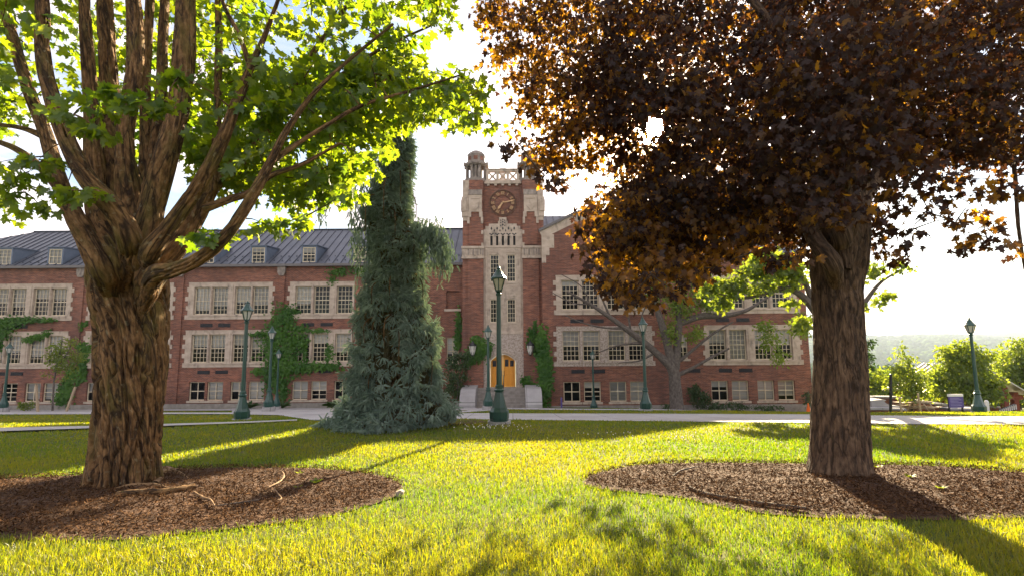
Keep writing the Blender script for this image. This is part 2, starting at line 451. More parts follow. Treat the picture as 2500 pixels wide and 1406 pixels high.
def np_obj(name, groups, mats, parent=None, loc=None, smooth=False):
    """groups: list of (V, F, material index, tint per vertex or None, bark vector per vertex or None), V in world coordinates"""
    org = np.array(loc if loc is not None else (W[parent] if parent is not None else (0, 0, 0)), float)
    Vs, Ls, St, Mi, Ti, Bk = [], [], [], [], [], []
    off = lo = 0
    for g in groups:
        V, Fc, mi = g[0], np.asarray(g[1]), g[2]
        n, k = Fc.shape
        Vs.append(np.asarray(V) - org); Ls.append((Fc + off).ravel())
        St.append(lo + np.arange(n) * k); Mi.append(np.full(n, mi))
        Ti.append(g[3] if len(g) > 3 and g[3] is not None else np.full(len(V), .5))
        Bk.append(g[4] if len(g) > 4 and g[4] is not None else np.asarray(V))
        off += len(V); lo += n * k
    V = np.concatenate(Vs); Lp = np.concatenate(Ls); St = np.concatenate(St); Mi = np.concatenate(Mi)
    me = bpy.data.meshes.new(name)
    me.vertices.add(len(V)); me.vertices.foreach_set('co', V.astype(np.float32).ravel())
    me.loops.add(len(Lp)); me.loops.foreach_set('vertex_index', Lp.astype(np.int32))
    me.polygons.add(len(St)); me.polygons.foreach_set('loop_start', St.astype(np.int32))
    for m in mats:
        me.materials.append(m)
    me.polygons.foreach_set('material_index', Mi.astype(np.int32))
    if smooth:
        me.polygons.foreach_set('use_smooth', np.ones(len(St), bool))
    a = me.attributes.new('tint', 'FLOAT', 'POINT'); a.data.foreach_set('value', np.concatenate(Ti).astype(np.float32))
    if any(len(g) > 4 and g[4] is not None for g in groups):
        a = me.attributes.new('bark', 'FLOAT_VECTOR', 'POINT'); a.data.foreach_set('vector', np.concatenate(Bk).astype(np.float32).ravel())
    me.update(calc_edges=True)
    me.validate()
    o = bpy.data.objects.new(name, me)
    if parent is not None:
        link(o, parent)
    else:
        link(o, None, loc)
    return o


class MB:
    """collects shapes; build() links them as ONE mesh object"""

    def __init__(s):
        s.v, s.f, s.m = [], [], []

    def face(s, pts, m=0):
        i = len(s.v); s.v += [tuple(p) for p in pts]; s.f.append(tuple(range(i, i + len(pts)))); s.m.append(m)

    def box(s, x0, x1, y0, y1, z0, z1, m=0):
        i = len(s.v)
        s.v += [(x0, y0, z0), (x1, y0, z0), (x1, y1, z0), (x0, y1, z0), (x0, y0, z1), (x1, y0, z1), (x1, y1, z1), (x0, y1, z1)]
        for q in ((0, 3, 2, 1), (4, 5, 6, 7), (0, 1, 5, 4), (1, 2, 6, 5), (2, 3, 7, 6), (3, 0, 4, 7)):
            s.f.append(tuple(i + k for k in q)); s.m.append(m)
        return s

    def prism(s, poly, y0, y1, m=0):
        """poly of (x, z), counter-clockwise seen from -Y"""
        n = len(poly); i = len(s.v)
        s.v += [(x, y0, z) for x, z in poly] + [(x, y1, z) for x, z in poly]
        s.f.append(tuple(range(i, i + n))); s.f.append(tuple(range(i + 2 * n - 1, i + n - 1, -1))); s.m += [m, m]
        for k in range(n):
            j = (k + 1) % n
            s.f.append((i + k, i + n + k, i + n + j, i + j)); s.m.append(m)
        return s

    def lathe(s, prof, c=(0, 0, 0), n=12, m=0, rot=0.0):
        i = len(s.v)
        for r, z in prof:
            for k in range(n):
                a = rot + 2 * PI * k / n
                s.v.append((c[0] + r * math.cos(a), c[1] + r * math.sin(a), c[2] + z))
        for j in range(len(prof) - 1):
            for k in range(n):
                k2 = (k + 1) % n
                s.f.append((i + j * n + k, i + j * n + k2, i + (j + 1) * n + k2, i + (j + 1) * n + k)); s.m.append(m)
        s.f.append(tuple(i + n - 1 - k for k in range(n))); s.m.append(m)
        s.f.append(tuple(i + (len(prof) - 1) * n + k for k in range(n))); s.m.append(m)
        return s

    def beam(s, a, b, w, h=None, m=0, up=(0, 0, 1)):
        """square bar from a to b"""
        a, b = Vector(a), Vector(b); h = h or w
        d = (b - a).normalized(); u = Vector(up)
        if abs(d.dot(u)) > .95:
            u = Vector((0, 1, 0))
        x = d.cross(u).normalized(); y = x.cross(d)
        i = len(s.v)
        for p in (a, b):
            for sx, sy in ((-1, -1), (1, -1), (1, 1), (-1, 1)):
                s.v.append(tuple(p + x * (sx * w / 2) + y * (sy * h / 2)))
        for q in ((0, 3, 2, 1), (4, 5, 6, 7), (0, 1, 5, 4), (1, 2, 6, 5), (2, 3, 7, 6), (3, 0, 4, 7)):
            s.f.append(tuple(i + k for k in q)); s.m.append(m)
        return s

    def build(s, name, mats, parent=None, loc=None, smooth=False, local=False, kind=None):
        mats = mats if isinstance(mats, (list, tuple)) else [mats]
        org = Vector((0, 0, 0)) if local else Vector(loc if loc is not None else (W[parent] if parent is not None else (0, 0, 0)))
        me = bpy.data.meshes.new(name)
        me.from_pydata([tuple(Vector(v) - org) for v in s.v], [], s.f)
        for m in mats:
            me.materials.append(m)
        me.polygons.foreach_set('material_index', np.array(s.m, np.int32))
        if smooth:
            me.polygons.foreach_set('use_smooth', np.ones(len(s.f), bool))
        me.update()
        o = bpy.data.objects.new(name, me)
        if parent is not None:
            link(o, parent, loc if loc is not None else None)
        else:
            link(o, None, loc)
        return tag(o, kind=kind)


def place(name, me, parent, loc=None):
    """another object using mesh data me"""
    return link(bpy.data.objects.new(name, me), parent, loc)


def spline(pts, rad, step):
    """Catmull-Rom through pts, resampled; returns points, radii, length along"""
    P = np.array([tuple(p) for p in pts], float); r = np.array(rad, float)
    P4 = np.vstack([2 * P[0] - P[1], P, 2 * P[-1] - P[-2]])
    out, ro = [], []
    for i in range(len(P) - 1):
        n = max(2, int(np.linalg.norm(P[i + 1] - P[i]) / step))
        t = np.linspace(0, 1, n, endpoint=False)[:, None]
        a, b, c, d = P4[i], P4[i + 1], P4[i + 2], P4[i + 3]
        out.append(.5 * ((2 * b) + (-a + c) * t + (2 * a - 5 * b + 4 * c - d) * t ** 2 + (-a + 3 * b - 3 * c + d) * t ** 3))
        ro.append(r[i] + (r[i + 1] - r[i]) * t[:, 0])
    out.append(P[-1:]); ro.append(r[-1:])
    return np.vstack(out), np.concatenate(ro)


def tube(pts, rad, nseg=8, step=.1, amp=0.0, k=16, stretch=.4, twist=0.0, seed=0, flare=None):
    """tapering bark-covered limb; returns a group for np_obj"""
    C, r = spline(pts, rad, step)
    n = len(C)
    T = np.gradient(C, axis=0); T /= np.linalg.norm(T, axis=1)[:, None] + 1e-9
    u = np.cross(T[0], [0, 1, 0.01]); u /= np.linalg.norm(u)
    U = []
    for i in range(n):
        u = u - T[i] * u.dot(T[i]); u /= np.linalg.norm(u) + 1e-9
        U.append(u.copy())
    U = np.array(U); Vv = np.cross(T, U)
    s = np.concatenate([[0], np.cumsum(np.linalg.norm(np.diff(C, axis=0), axis=1))])
    a = np.arange(nseg) / nseg * 2 * PI
    A, S = np.meshgrid(a, s)
    rr = np.repeat(r[:, None], nseg, 1)
    ta = A / (2 * PI) + twist * S
    if amp:
        warp = 1.3 * vnoise(ta * 8, S / stretch * 1.3, 8, seed + 3) / k
        q = ta + (warp - .4 / k)
        n1 = vnoise(q * k, S / stretch, k, seed + 1)
        n2 = vnoise(q * k * 2, S / stretch * 2.3, k * 2, seed + 2)
        n3 = vnoise(ta * 4, S / 1.1, 4, seed + 5)
        crack = np.exp(-((2 * n1 - 1) / .17) ** 2); fine = np.exp(-((2 * n2 - 1) / .25) ** 2)
        rr = rr - amp * np.minimum(1, rr / rr.max() + .2) * (1.15 * crack + .28 * fine * (1 - crack) - .2) + .02 * min(1, amp * 20) * (n3 - .5)
    if flare:
        for (ang, h, e) in flare:
            da = np.abs((A - ang + PI) % (2 * PI) - PI)
            rr = rr + e * np.exp(-(da / .33) ** 2) * np.exp(-S / h)
    V = C[:, None, :] + rr[..., None] * (np.cos(A)[..., None] * U[:, None, :] + np.sin(A)[..., None] * Vv[:, None, :])
    idx = np.arange(n * nseg).reshape(n, nseg)
    i0 = idx[:-1]; i1 = idx[1:]
    Fq = np.stack([i0, np.roll(i0, -1, 1), np.roll(i1, -1, 1), i1], -1).reshape(-1, 4)
    rm = r.mean()
    bark = np.stack([np.cos(ta * 2 * PI) * rm, np.sin(ta * 2 * PI) * rm, S + seed * 3.1], -1).reshape(-1, 3)
    return (V.reshape(-1, 3), Fq, 0, None, bark)


# leaf outlines: (x, y) with the stalk at the origin and the tip at y = 1, first vertex is a hub
def _fan(outline, hub, fold=.18, droop=.22):
    pts = [hub] + outline
    v = np.array([(x, y, fold * abs(x) * 1.2 - droop * y * y) for x, y in pts])
    n = len(outline)
    f = np.array([(0, 1 + i, 1 + (i + 1) % n) for i in range(n)])
    return v, f


_half = [(.20, -.07), (.50, .10), (.33, .22), (.56, .30), (.60, .56), (.40, .50), (.25, .52), (.22, .70), (.30, .80), (.12, .82)]
MAPLE = _fan([(0, .03)] + _half + [(0, 1.04)] + [(-x, y) for x, y in reversed(_half)], (0, .36))
OVAL = _fan([(0, 0), (.26, .3), (.24, .66), (0, 1), (-.24, .66), (-.26, .3)], (0, .45), .25, .15)
IVY = _fan([(0, 0), (.45, -.05), (.5, .35), (.22, .5), (0, 1), (-.22, .5), (-.5, .35), (-.45, -.05)], (0, .35), .12, .1)


def leaves(pos, tipd, nrm, size, tmpl, tint, mi=0):
    """one copy of the outline per row of pos"""
    v, f = tmpl
    t = tipd / (np.linalg.norm(tipd, axis=1)[:, None] + 1e-9)
    n = nrm - t * (nrm * t).sum(1)[:, None]; n /= np.linalg.norm(n, axis=1)[:, None] + 1e-9
    b = np.cross(n, t)
    V = pos[:, None, :] + size[:, None, None] * (v[None, :, 0:1] * b[:, None, :] + v[None, :, 1:2] * t[:, None, :] + v[None, :, 2:3] * n[:, None, :])
    N, k = len(pos), len(v)
    Fc = (f[None] + (np.arange(N) * k)[:, None, None]).reshape(-1, 3)
    return (V.reshape(-1, 3), Fc, mi, np.repeat(tint, k))


def unit(n):
    d = rng.normal(size=(n, 3)); return d / np.linalg.norm(d, axis=1)[:, None]


def sprays(centers, radius, per, size, tmpl, flat=.35, up=.55, droop=.5, mi=0, keep=None, light_tint=None):
    """flattened sprays of leaves around each centre"""
    n = len(centers)
    cnt = np.asarray(per) if np.ndim(per) else np.full(n, per)
    idx = np.repeat(np.arange(n), cnt)
    c = centers[idx]; R = (np.asarray(radius) if np.ndim(radius) else np.full(n, radius))[idx]
    axis = unit(n) * .55 + np.array([0, 0, 1.0]); axis /= np.linalg.norm(axis, axis=1)[:, None]
    ax = axis[idx]
    d = unit(len(idx)) * rng.random((len(idx), 1)) ** .45
    d = d - ax * (d * ax).sum(1)[:, None] * (1 - flat)
    pos = c + d * R[:, None]
    pos[:, 2] -= .25 * R * (np.linalg.norm(d, axis=1) ** 2)
    tip = d * .8 + unit(len(idx)) * .6 + np.array([0, 0, -droop])
    nrm = ax * up + unit(len(idx)) * .8
    sz = size * rng.uniform(.65, 1.2, len(idx))
    base = rng.normal(.45, .16, n)
    if light_tint is not None:
        base = base + light_tint
    tint = np.clip(base[idx] + rng.normal(0, .22, len(idx)), 0, 1)
    if keep is not None:
        k = keep(pos)
        pos, tip, nrm, sz, tint = pos[k], tip[k], nrm[k], sz[k], tint[k]
    return leaves(pos, tip, nrm, sz, tmpl, tint, mi)


def twigs(centers, anchors, r0=.012, sag=.06, mi=1, nseg=4, maxd=None):
    """thin branches joining every spray to the nearest limb or to a spray joined earlier"""
    A = np.array(anchors); order = np.argsort([np.min(((A - c) ** 2).sum(1)) for c in centers])
    nodes_ = [tuple(a) for a in A]; out = []
    NP = np.array(nodes_)
    for i in order:
        c = centers[i]
        d2 = ((NP - c) ** 2).sum(1); j = int(np.argmin(d2)); a = NP[j]; L = math.sqrt(d2[j])
        NP = np.vstack([NP, c])
        if L < .03:
            continue
        if maxd and L > maxd:
            continue
        mid = (a + c) / 2 + np.array([rng.normal(0, .06), rng.normal(0, .06), sag + rng.normal(0, .04)]) * L
        NP = np.vstack([NP, mid])
        g = tube([a, mid, c], [r0 * (1 + .9 * L), r0 * .8, r0 * .35], nseg, max(.12, L / 5), seed=int(i) % 90)
        out.append((g[0], g[1], mi, None, g[4]))
    return out


def anchor_pts(tubes):
    P = []
    for pts, rad in tubes:
        C, r = spline(pts, rad, .25); P.append(C[1:])
    return np.vstack(P)


def copy_tree(o, parent=None, loc=None):
    c = o.copy(); COL.objects.link(c)
    if parent is not None:
        c.parent = parent
    if loc is not None:
        c.location = loc
    for ch in [x for x in o.children]:
        copy_tree(ch, c)
    return c

# ------------------------------------------------------------------ ground, paths, beds
ys = np.concatenate([np.arange(-40, -4, 3.0), np.arange(-4, 46, .25), np.arange(46, 120, 2.0), np.arange(120, 700, 14.0), np.arange(700, 3400, 40.0), np.arange(3400, 9001, 400.0)])
us = np.linspace(-1, 1, 201)
YY, UU = np.meshgrid(ys, us, indexing='ij')
XX = UU * (60 + 1.35 * np.maximum(YY, 0))
VV = np.stack([XX, YY, G(XX, YY)], -1)
ix = np.arange(YY.size).reshape(YY.shape)
FF = np.stack([ix[:-1, :-1], ix[:-1, 1:], ix[1:, 1:], ix[1:, :-1]], -1).reshape(-1, 4)
# the lawn material of the far valley: fields and woods by position
Nn, Ll, Bb = nodes(M['lawn'])
near = Bb.inputs['Base Color'].links[0].from_socket
gtc = Nn.new('ShaderNodeTexCoord')
gsx = Nn.new('ShaderNodeSeparateXYZ'); Ll.new(gtc.outputs['Object'], gsx.inputs[0])
gmr = Nn.new('ShaderNodeMapRange'); gmr.inputs[1].default_value = 45; gmr.inputs[2].default_value = 90; Ll.new(gsx.outputs[1], gmr.inputs[0])
gmp = Nn.new('ShaderNodeMapping'); gmp.inputs['Scale'].default_value = (.004, .0018, .004); Ll.new(gtc.outputs['Object'], gmp.inputs[0])
gvo = Nn.new('ShaderNodeTexVoronoi'); gvo.inputs['Scale'].default_value = 1.0; Ll.new(gmp.outputs[0], gvo.inputs['Vector'])
grp = Nn.new('ShaderNodeValToRGB'); grp.color_ramp.interpolation = 'CONSTANT'
for i, (p, c) in enumerate([(0, (.1, .13, .04)), (.3, (.06, .1, .03)), (.55, (.19, .19, .07)), (.75, (.13, .17, .05))]):
    e = grp.color_ramp.elements[i] if i < 2 else grp.color_ramp.elements.new(p)
    e.position = p; e.color = (*c, 1)
gs = Nn.new('ShaderNodeSeparateColor'); Ll.new(gvo.outputs['Color'], gs.inputs[0]); Ll.new(gs.outputs[0], grp.inputs[0])
gmx = Nn.new('ShaderNodeMix'); gmx.data_type = 'RGBA'
Ll.new(gmr.outputs[0], gmx.inputs[0]); Ll.new(near, gmx.inputs[6]); Ll.new(grp.outputs['Color'], gmx.inputs[7]); Ll.new(gmx.outputs[2], Bb.inputs['Base Color'])
ground = np_obj('ground', [(VV.reshape(-1, 3), FF, 0)], [M['lawn']], loc=(0, 0, 0), smooth=True)
tag(ground, 'sloping green lawn running down to the hall and the valley beyond', 'lawn', kind='structure')

PATHS = [
    ([(1085, 1010), (1150, 1008.5), (1300, 1009.5), (1600, 1010), (2000, 1012), (2130, 1014.5), (2500, 1017), (2800, 1020)],
     [(1085, 1022), (1150, 1024), (1300, 1026), (1600, 1029), (2000, 1034), (2130, 1036), (2500, 1038), (2800, 1041)]),
    ([(1100, 989), (1240, 995), (1400, 998), (1700, 1000), (1990, 1001)], [(1100, 1009.5), (1240, 999.5), (1400, 1001), (1700, 1002), (1990, 1003)]),
    ([(566, 997), (700, 996), (850, 996), (1000, 992), (1102, 989)], [(566, 1012), (680, 1014), (763, 1027), (900, 1028), (1088, 1023)]),
    ([(-300, 1001), (0, 1001), (225, 1000), (405, 999), (567, 998)], [(-300, 1013), (0, 1012.5), (225, 1012), (405, 1003), (567, 1002.5)]),
    ([(225, 1005), (400, 1008), (567, 1008)], [(225, 1012), (400, 1012), (567, 1012)]),
    ([(150, 996.5), (228, 992.5), (400, 988.5), (560, 988)], [(150, 997.5), (228, 995), (400, 993), (560, 993)]),
    ([(-300, 1054), (0, 1048), (220, 1043.5), (395, 1038.5), (600, 1032), (725, 1026.5)], [(-300, 1066), (0, 1057), (220, 1049.5), (395, 1043.5), (600, 1035.5), (725, 1029.5)]),
]
path_polys = []
pg = []
for k, (top, bot) in enumerate(PATHS):
    dense = []
    for i in range(len(top) - 1):
        for s in np.linspace(0, 1, 8, endpoint=False):
            dense.append((np.array(top[i]) * (1 - s) + np.array(top[i + 1]) * s, np.array(bot[i]) * (1 - s) + np.array(bot[i + 1]) * s))
    dense.append((np.array(top[-1]), np.array(bot[-1])))
    A = [hit(*d[0], 8) for d in dense]; Bp = [hit(*d[1], 8) for d in dense]
    rows = 7
    V = []
    for a, b in zip(A, Bp):
        for j in range(rows):
            q = a.lerp(b, j / (rows - 1)); V.append((q.x, q.y, Gf(q.x, q.y) + .022 + .005 * k))
    V = np.array(V); n = len(A)
    I = np.arange(n * rows).reshape(n, rows)
    Fq = np.stack([I[:-1, :-1], I[:-1, 1:], I[1:, 1:], I[1:, :-1]], -1).reshape(-1, 4)
    pg.append((V, Fq, 0))
    path_polys.append(np.array([(a.x, a.y) for a in A] + [(b.x, b.y) for b in reversed(Bp)]))
tag(np_obj('path', pg, [M['concrete']], loc=(0, 0, 0)), 'pale concrete walkways crossing the lawn below the hall', 'path', kind='structure')

BEDS = [
    [(985, 1190), (975, 1180), (930, 1163), (820, 1148), (700, 1143), (560, 1142), (400, 1149), (300, 1155), (200, 1160), (100, 1166), (0, 1171), (-150, 1180), (-400, 1210), (-480, 1250),
     (-400, 1290), (-200, 1310), (0, 1318), (60, 1322), (170, 1325), (300, 1320), (420, 1309), (520, 1300), (640, 1285), (780, 1268), (900, 1237), (965, 1214)],
    [(1425, 1178), (1450, 1160), (1530, 1141), (1620, 1133), (1800, 1131), (1950, 1133), (2130, 1135), (2300, 1140), (2400, 1148), (2500, 1155), (2700, 1170), (2850, 1195), (2850, 1225),
     (2700, 1255), (2500, 1268), (2350, 1272), (2200, 1272), (2000, 1266), (1880, 1258), (1760, 1240), (1680, 1222), (1600, 1210), (1500, 1200), (1440, 1190)],
]
bed_polys = []
for k, px_ in enumerate(BEDS):
    poly = np.array([hit(*q)[:2] for q in px_])
    # smooth the outline
    P4 = np.vstack([poly, poly[:1]])
    P4, _ = spline([(a, b, 0) for a, b in P4], [0] * len(P4), .12)
    poly = P4[:-1, :2]
    poly = poly + .03 * np.stack([vnoise(np.arange(len(poly)) * .7, 0 * poly[:, 0], seed=k) - .5, vnoise(np.arange(len(poly)) * .7, 0 * poly[:, 0] + 9, seed=k) - .5], 1)
    bed_polys.append(poly)
    c = poly.mean(0)
    rs = np.linspace(0, 1, 40)
    n = len(poly)
    V = []
    for r in rs:
        q = c + (poly - c) * r
        bump = .03 * (vnoise(q[:, 0] * 3, q[:, 1] * 3, seed=4) - .3) + .02 * vnoise(q[:, 0] * 9, q[:, 1] * 9, seed=6)
        z = G(q[:, 0], q[:, 1]) + .012 + (.02 * (1 - r ** 4) + bump * (1 - r ** 6))
        V.append(np.stack([q[:, 0], q[:, 1], z], 1))
    V = np.concatenate(V)
    I = np.arange(len(rs) * n).reshape(len(rs), n)
    Fq = np.stack([I[:-1], I[1:], np.roll(I[1:], -1, 1), np.roll(I[:-1], -1, 1)], -1).reshape(-1, 4)
    # loose bark chips lying on the bed
    lo, hi = poly.min(0), poly.max(0)
    N = 60000
    x = rng.uniform(lo[0], hi[0], N); y = rng.uniform(lo[1], hi[1], N)
    ok = in_poly(x, y, poly) & (rng.random(N) < np.clip(9.5 / (y + .1) - .7, .15, 1))
    x, y = x[ok], y[ok]; N = len(x)
    pos = np.stack([x, y, G(x, y) + .046 + rng.random(N) * .03], 1)
    tipd = unit(N) * np.array([1, 1, .45]); nr = unit(N) * .6 + np.array([0, 0, 1.0])
    tt = np.clip(rng.beta(1.0, 3.6, N), 0, 1)
    chip = (np.array([(-.12, 0, 0), (.12, .05, 0), (.15, .9, .06), (-.05, 1, -.03)]), np.array([(0, 1, 2), (0, 2, 3)]))
    g = leaves(pos, tipd, nr, rng.uniform(.014, .046, N), chip, tt, 1)
    o = np_obj('mulch_bed', [(V, Fq, 0), g], [M['mulch'], M['chip']], loc=(float(c[0]), float(c[1]), Gf(*c)), smooth=False)
    tag(o, ['brown bark mulch around the thick twisted maple trunk', 'brown bark mulch around the purple-leaved maple trunk'][k], 'mulch', kind='stuff')

# ------------------------------------------------------------------ grass
TREE_L, TREE_R = hit(297, 1185), hit(2045, 1160)
def blades(N, y0, y1, wid, hgt, pw, _w):
    u = rng.random(N)
    y = (y0 ** (1 - pw) + u * (y1 ** (1 - pw) - y0 ** (1 - pw))) ** (1 / (1 - pw))
    x = rng.uniform(-1, 1, N) * (1.1 * y + 1.6)
    ok = np.ones(N, bool)
    if y0 > 3:
        ok &= rng.random(N) < np.clip((y - y0) / 2.2, 0, 1)
    ok &= rng.random(N) < np.clip((y1 - y) / 2.2, 0, 1)
    for p in bed_polys:
        ok &= ~in_poly(x + rng.normal(0, .045, N), y + rng.normal(0, .045, N), p)
    for p in path_polys:
        ok &= ~in_poly(x, y, p)
    x, y = x[ok], y[ok]; N = len(x)
    patch = vnoise(x * .55 + 40, y * .55 + 40, seed=8); p2 = vnoise(x * 2.1 + 40, y * 2.1 + 40, seed=9)
    h = hgt * rng.uniform(.45, 1.25, N) * (.75 + .5 * p2)
    w = wid * rng.uniform(.7, 1.3, N) * np.maximum(1, y / 4.5)
    a = rng.uniform(0, 2 * PI, N); lean = rng.uniform(.1, .9, N) * h
    dx, dy = np.cos(a), np.sin(a)
    la = a + rng.normal(PI / 2, .7, N)
    lx, ly = np.cos(la) * lean, np.sin(la) * lean
    z = G(x, y) - .004
    V = np.empty((N, 5, 3))
    V[:, 0] = np.stack([x - dx * w, y - dy * w, z], 1); V[:, 1] = np.stack([x + dx * w, y + dy * w, z], 1)
    V[:, 2] = np.stack([x + dx * w * .8 + lx * .35, y + dy * w * .8 + ly * .35, z + h * .6], 1)
    V[:, 3] = np.stack([x - dx * w * .8 + lx * .35, y - dy * w * .8 + ly * .35, z + h * .6], 1)
    V[:, 4] = np.stack([x + lx, y + ly, z + h * (1 - .25 * lean / h)], 1)
    base = np.arange(N)[:, None] * 5
    big = vnoise(x * .17 + 40, y * .21 + 40, seed=14)
    t = np.clip(.30 + .5 * (patch - .45) + .45 * (big - .5) + .25 * (p2 - .5) + rng.normal(0, .13, N) + (rng.random(N) < .09) * .5, 0, 1)
    V = V.reshape(-1, 3); t = np.repeat(t, 5)
    return [(V, base + np.array([0, 1, 2, 3]), 0, t), (V[:0], np.zeros((0, 3), int), 0, t[:0])], (base + np.array([3, 2, 4]))
gg = []
for args in ((250000, 2.3, 8.4, .0026, .062, 1.35, 1), (170000, 6.2, 15, .0034, .055, 1.4, 1), (90000, 12.6, 28, .0045, .06, 1.1, 1)):
    quads, tris = blades(*args)
    V, Fq, mi, t = quads[0]
    gg.append((V, Fq, 0, t)); gg.append((V, tris, 0, t))
# second group of every pair reuses the first group's vertices
def grass_obj():
    groups = []
    for i in range(0, len(gg), 2):
        groups.append(gg[i]); groups.append(gg[i + 1])
    org = (0, 0, 0)
    me = bpy.data.meshes.new('grass')
    Vs = np.concatenate([groups[i][0] for i in range(0, len(groups), 2)])
    ts = np.concatenate([groups[i][3] for i in range(0, len(groups), 2)])
    L_, S_ = [], []; off = lo = 0
    for i in range(0, len(groups), 2):
        for Fc in (groups[i][1], groups[i + 1][1]):
            n, k = Fc.shape
            L_.append((Fc + off).ravel()); S_.append(lo + np.arange(n) * k); lo += n * k
        off += len(groups[i][0])
    Lp = np.concatenate(L_); St = np.concatenate(S_)
    me.vertices.add(len(Vs)); me.vertices.foreach_set('co', Vs.astype(np.float32).ravel())
    me.loops.add(len(Lp)); me.loops.foreach_set('vertex_index', Lp.astype(np.int32))
    me.polygons.add(len(St)); me.polygons.foreach_set('loop_start', St.astype(np.int32))
    a = me.attributes.new('tint', 'FLOAT', 'POINT'); a.data.foreach_set('value', ts.astype(np.float32))
    me.materials.append(M['grass'])
    me.update(calc_edges=True)
    o = bpy.data.objects.new('grass', me); link(o, None, (0, 0, 0))
    return tag(o, 'short lawn grass, green with dry yellow patches', 'grass', kind='stuff')
grass_obj()

# ------------------------------------------------------------------ the hall
YL, YR, YT = 38.0, 35.4, 36.3
BZ = -3.45
hall = thing('campus_hall', 'long red brick hall with stone window bands, metal roof and a clock tower', 'building', (-.66, 38, -3.2))


def holed_wall(mb, x0, x1, z0, z1, holes, y, depth, m=0, mr=None):
    """front sheet at y with rectangular openings and their reveals"""
    mr = m if mr is None else mr
    xs = sorted({x0, x1, *[h[0] for h in holes], *[h[1] for h in holes]}); zs = sorted({z0, z1, *[h[2] for h in holes], *[h[3] for h in holes]})
    xs = [v for v in xs if x0 <= v <= x1]; zs = [v for v in zs if z0 <= v <= z1]
    for j in range(len(zs) - 1):
        run = None
        for i in range(len(xs)):
            solid = False
            if i < len(xs) - 1:
                cx, cz = (xs[i] + xs[i + 1]) / 2, (zs[j] + zs[j + 1]) / 2
                solid = not any(h[0] < cx < h[1] and h[2] < cz < h[3] for h in holes)
            if solid and run is None:
                run = xs[i]
            if not solid and run is not None:
                mb.face([(run, y, zs[j]), (xs[i], y, zs[j]), (xs[i], y, zs[j + 1]), (run, y, zs[j + 1])], m); run = None
    for a, b, c, d in holes:
        if depth:
            e = y + depth
            mb.face([(a, y, c), (a, y, d), (a, e, d), (a, e, c)], mr); mb.face([(b, y, c), (b, e, c), (b, e, d), (b, y, d)], mr)
            mb.face([(a, y, c), (a, e, c), (b, e, c), (b, y, c)], mr); mb.face([(a, y, d), (b, y, d), (b, e, d), (a, e, d)], mr)


_wcache = {}
def window(xc, z0, y, w, h, cols, rows, blind, name='window', parent=None, tone=0):
    """double-hung sash: frame with glazing bars; pane and blind are its sub-parts"""
    key = (round(w, 2), round(h, 2), cols, rows)
    if key not in _wcache:
        mb = MB(); t = .055; hw = w / 2
        mb.box(-hw, -hw + t, 0, .09, 0, h); mb.box(hw - t, hw, 0, .09, 0, h)
        mb.box(-hw + t, hw - t, 0, .09, h - t, h); mb.box(-hw + t, hw - t, -.02, .09, 0, t * 1.2)
        mb.box(-hw + t, hw - t, .012, .085, h * .5 - .03, h * .5 + .03)
        b = .016
        for i in range(1, cols):
            x = -hw + t + (w - 2 * t) * i / cols
            bb = b * (1.7 if cols == 2 else 1)
            mb.box(x - bb, x + bb, .03, .07, t * 1.2, h * .5 - .03); mb.box(x - bb, x + bb, .03, .07, h * .5 + .03, h - t)
        for half in (0, 1):
            for j in range(1, rows):
                z = (t if half == 0 else h * .5) + (h * .5 - t) * j / rows
                mb.box(-hw + t, hw - t, .034, .066, z - b, z + b)
        p = MB(); p.face([(-hw + t, .052, t), (hw - t, .052, t), (hw - t, .052, h - t), (-hw + t, .052, h - t)])
        bl = MB(); bl.face([(-hw + t, .12, -1), (hw - t, .12, -1), (hw - t, .12, 0), (-hw + t, .12, 0)])
        fo = mb.build(name, M['cream'], parent, (xc, y, z0), local=True)
        po = p.build('pane', M['glass'], fo, (xc, y, z0), local=True)
        bo = bl.build('blind', M['blind'], fo, (xc, y, z0 + h - t), local=True)
        _wcache[key] = (fo.data, po.data, bo.data)
    else:
        fo = place(name, _wcache[key][0], parent, (xc, y, z0))
        po = place('pane', _wcache[key][1], fo, (xc, y, z0))
        bo = place('blind', _wcache[key][2], fo, (xc, y, z0 + h - .055)) if blind else None
    if blind:
        bo.scale = (1, 1, blind * (h - .1))
    elif bo:
        bo.scale = (1, 1, .02)
    return fo


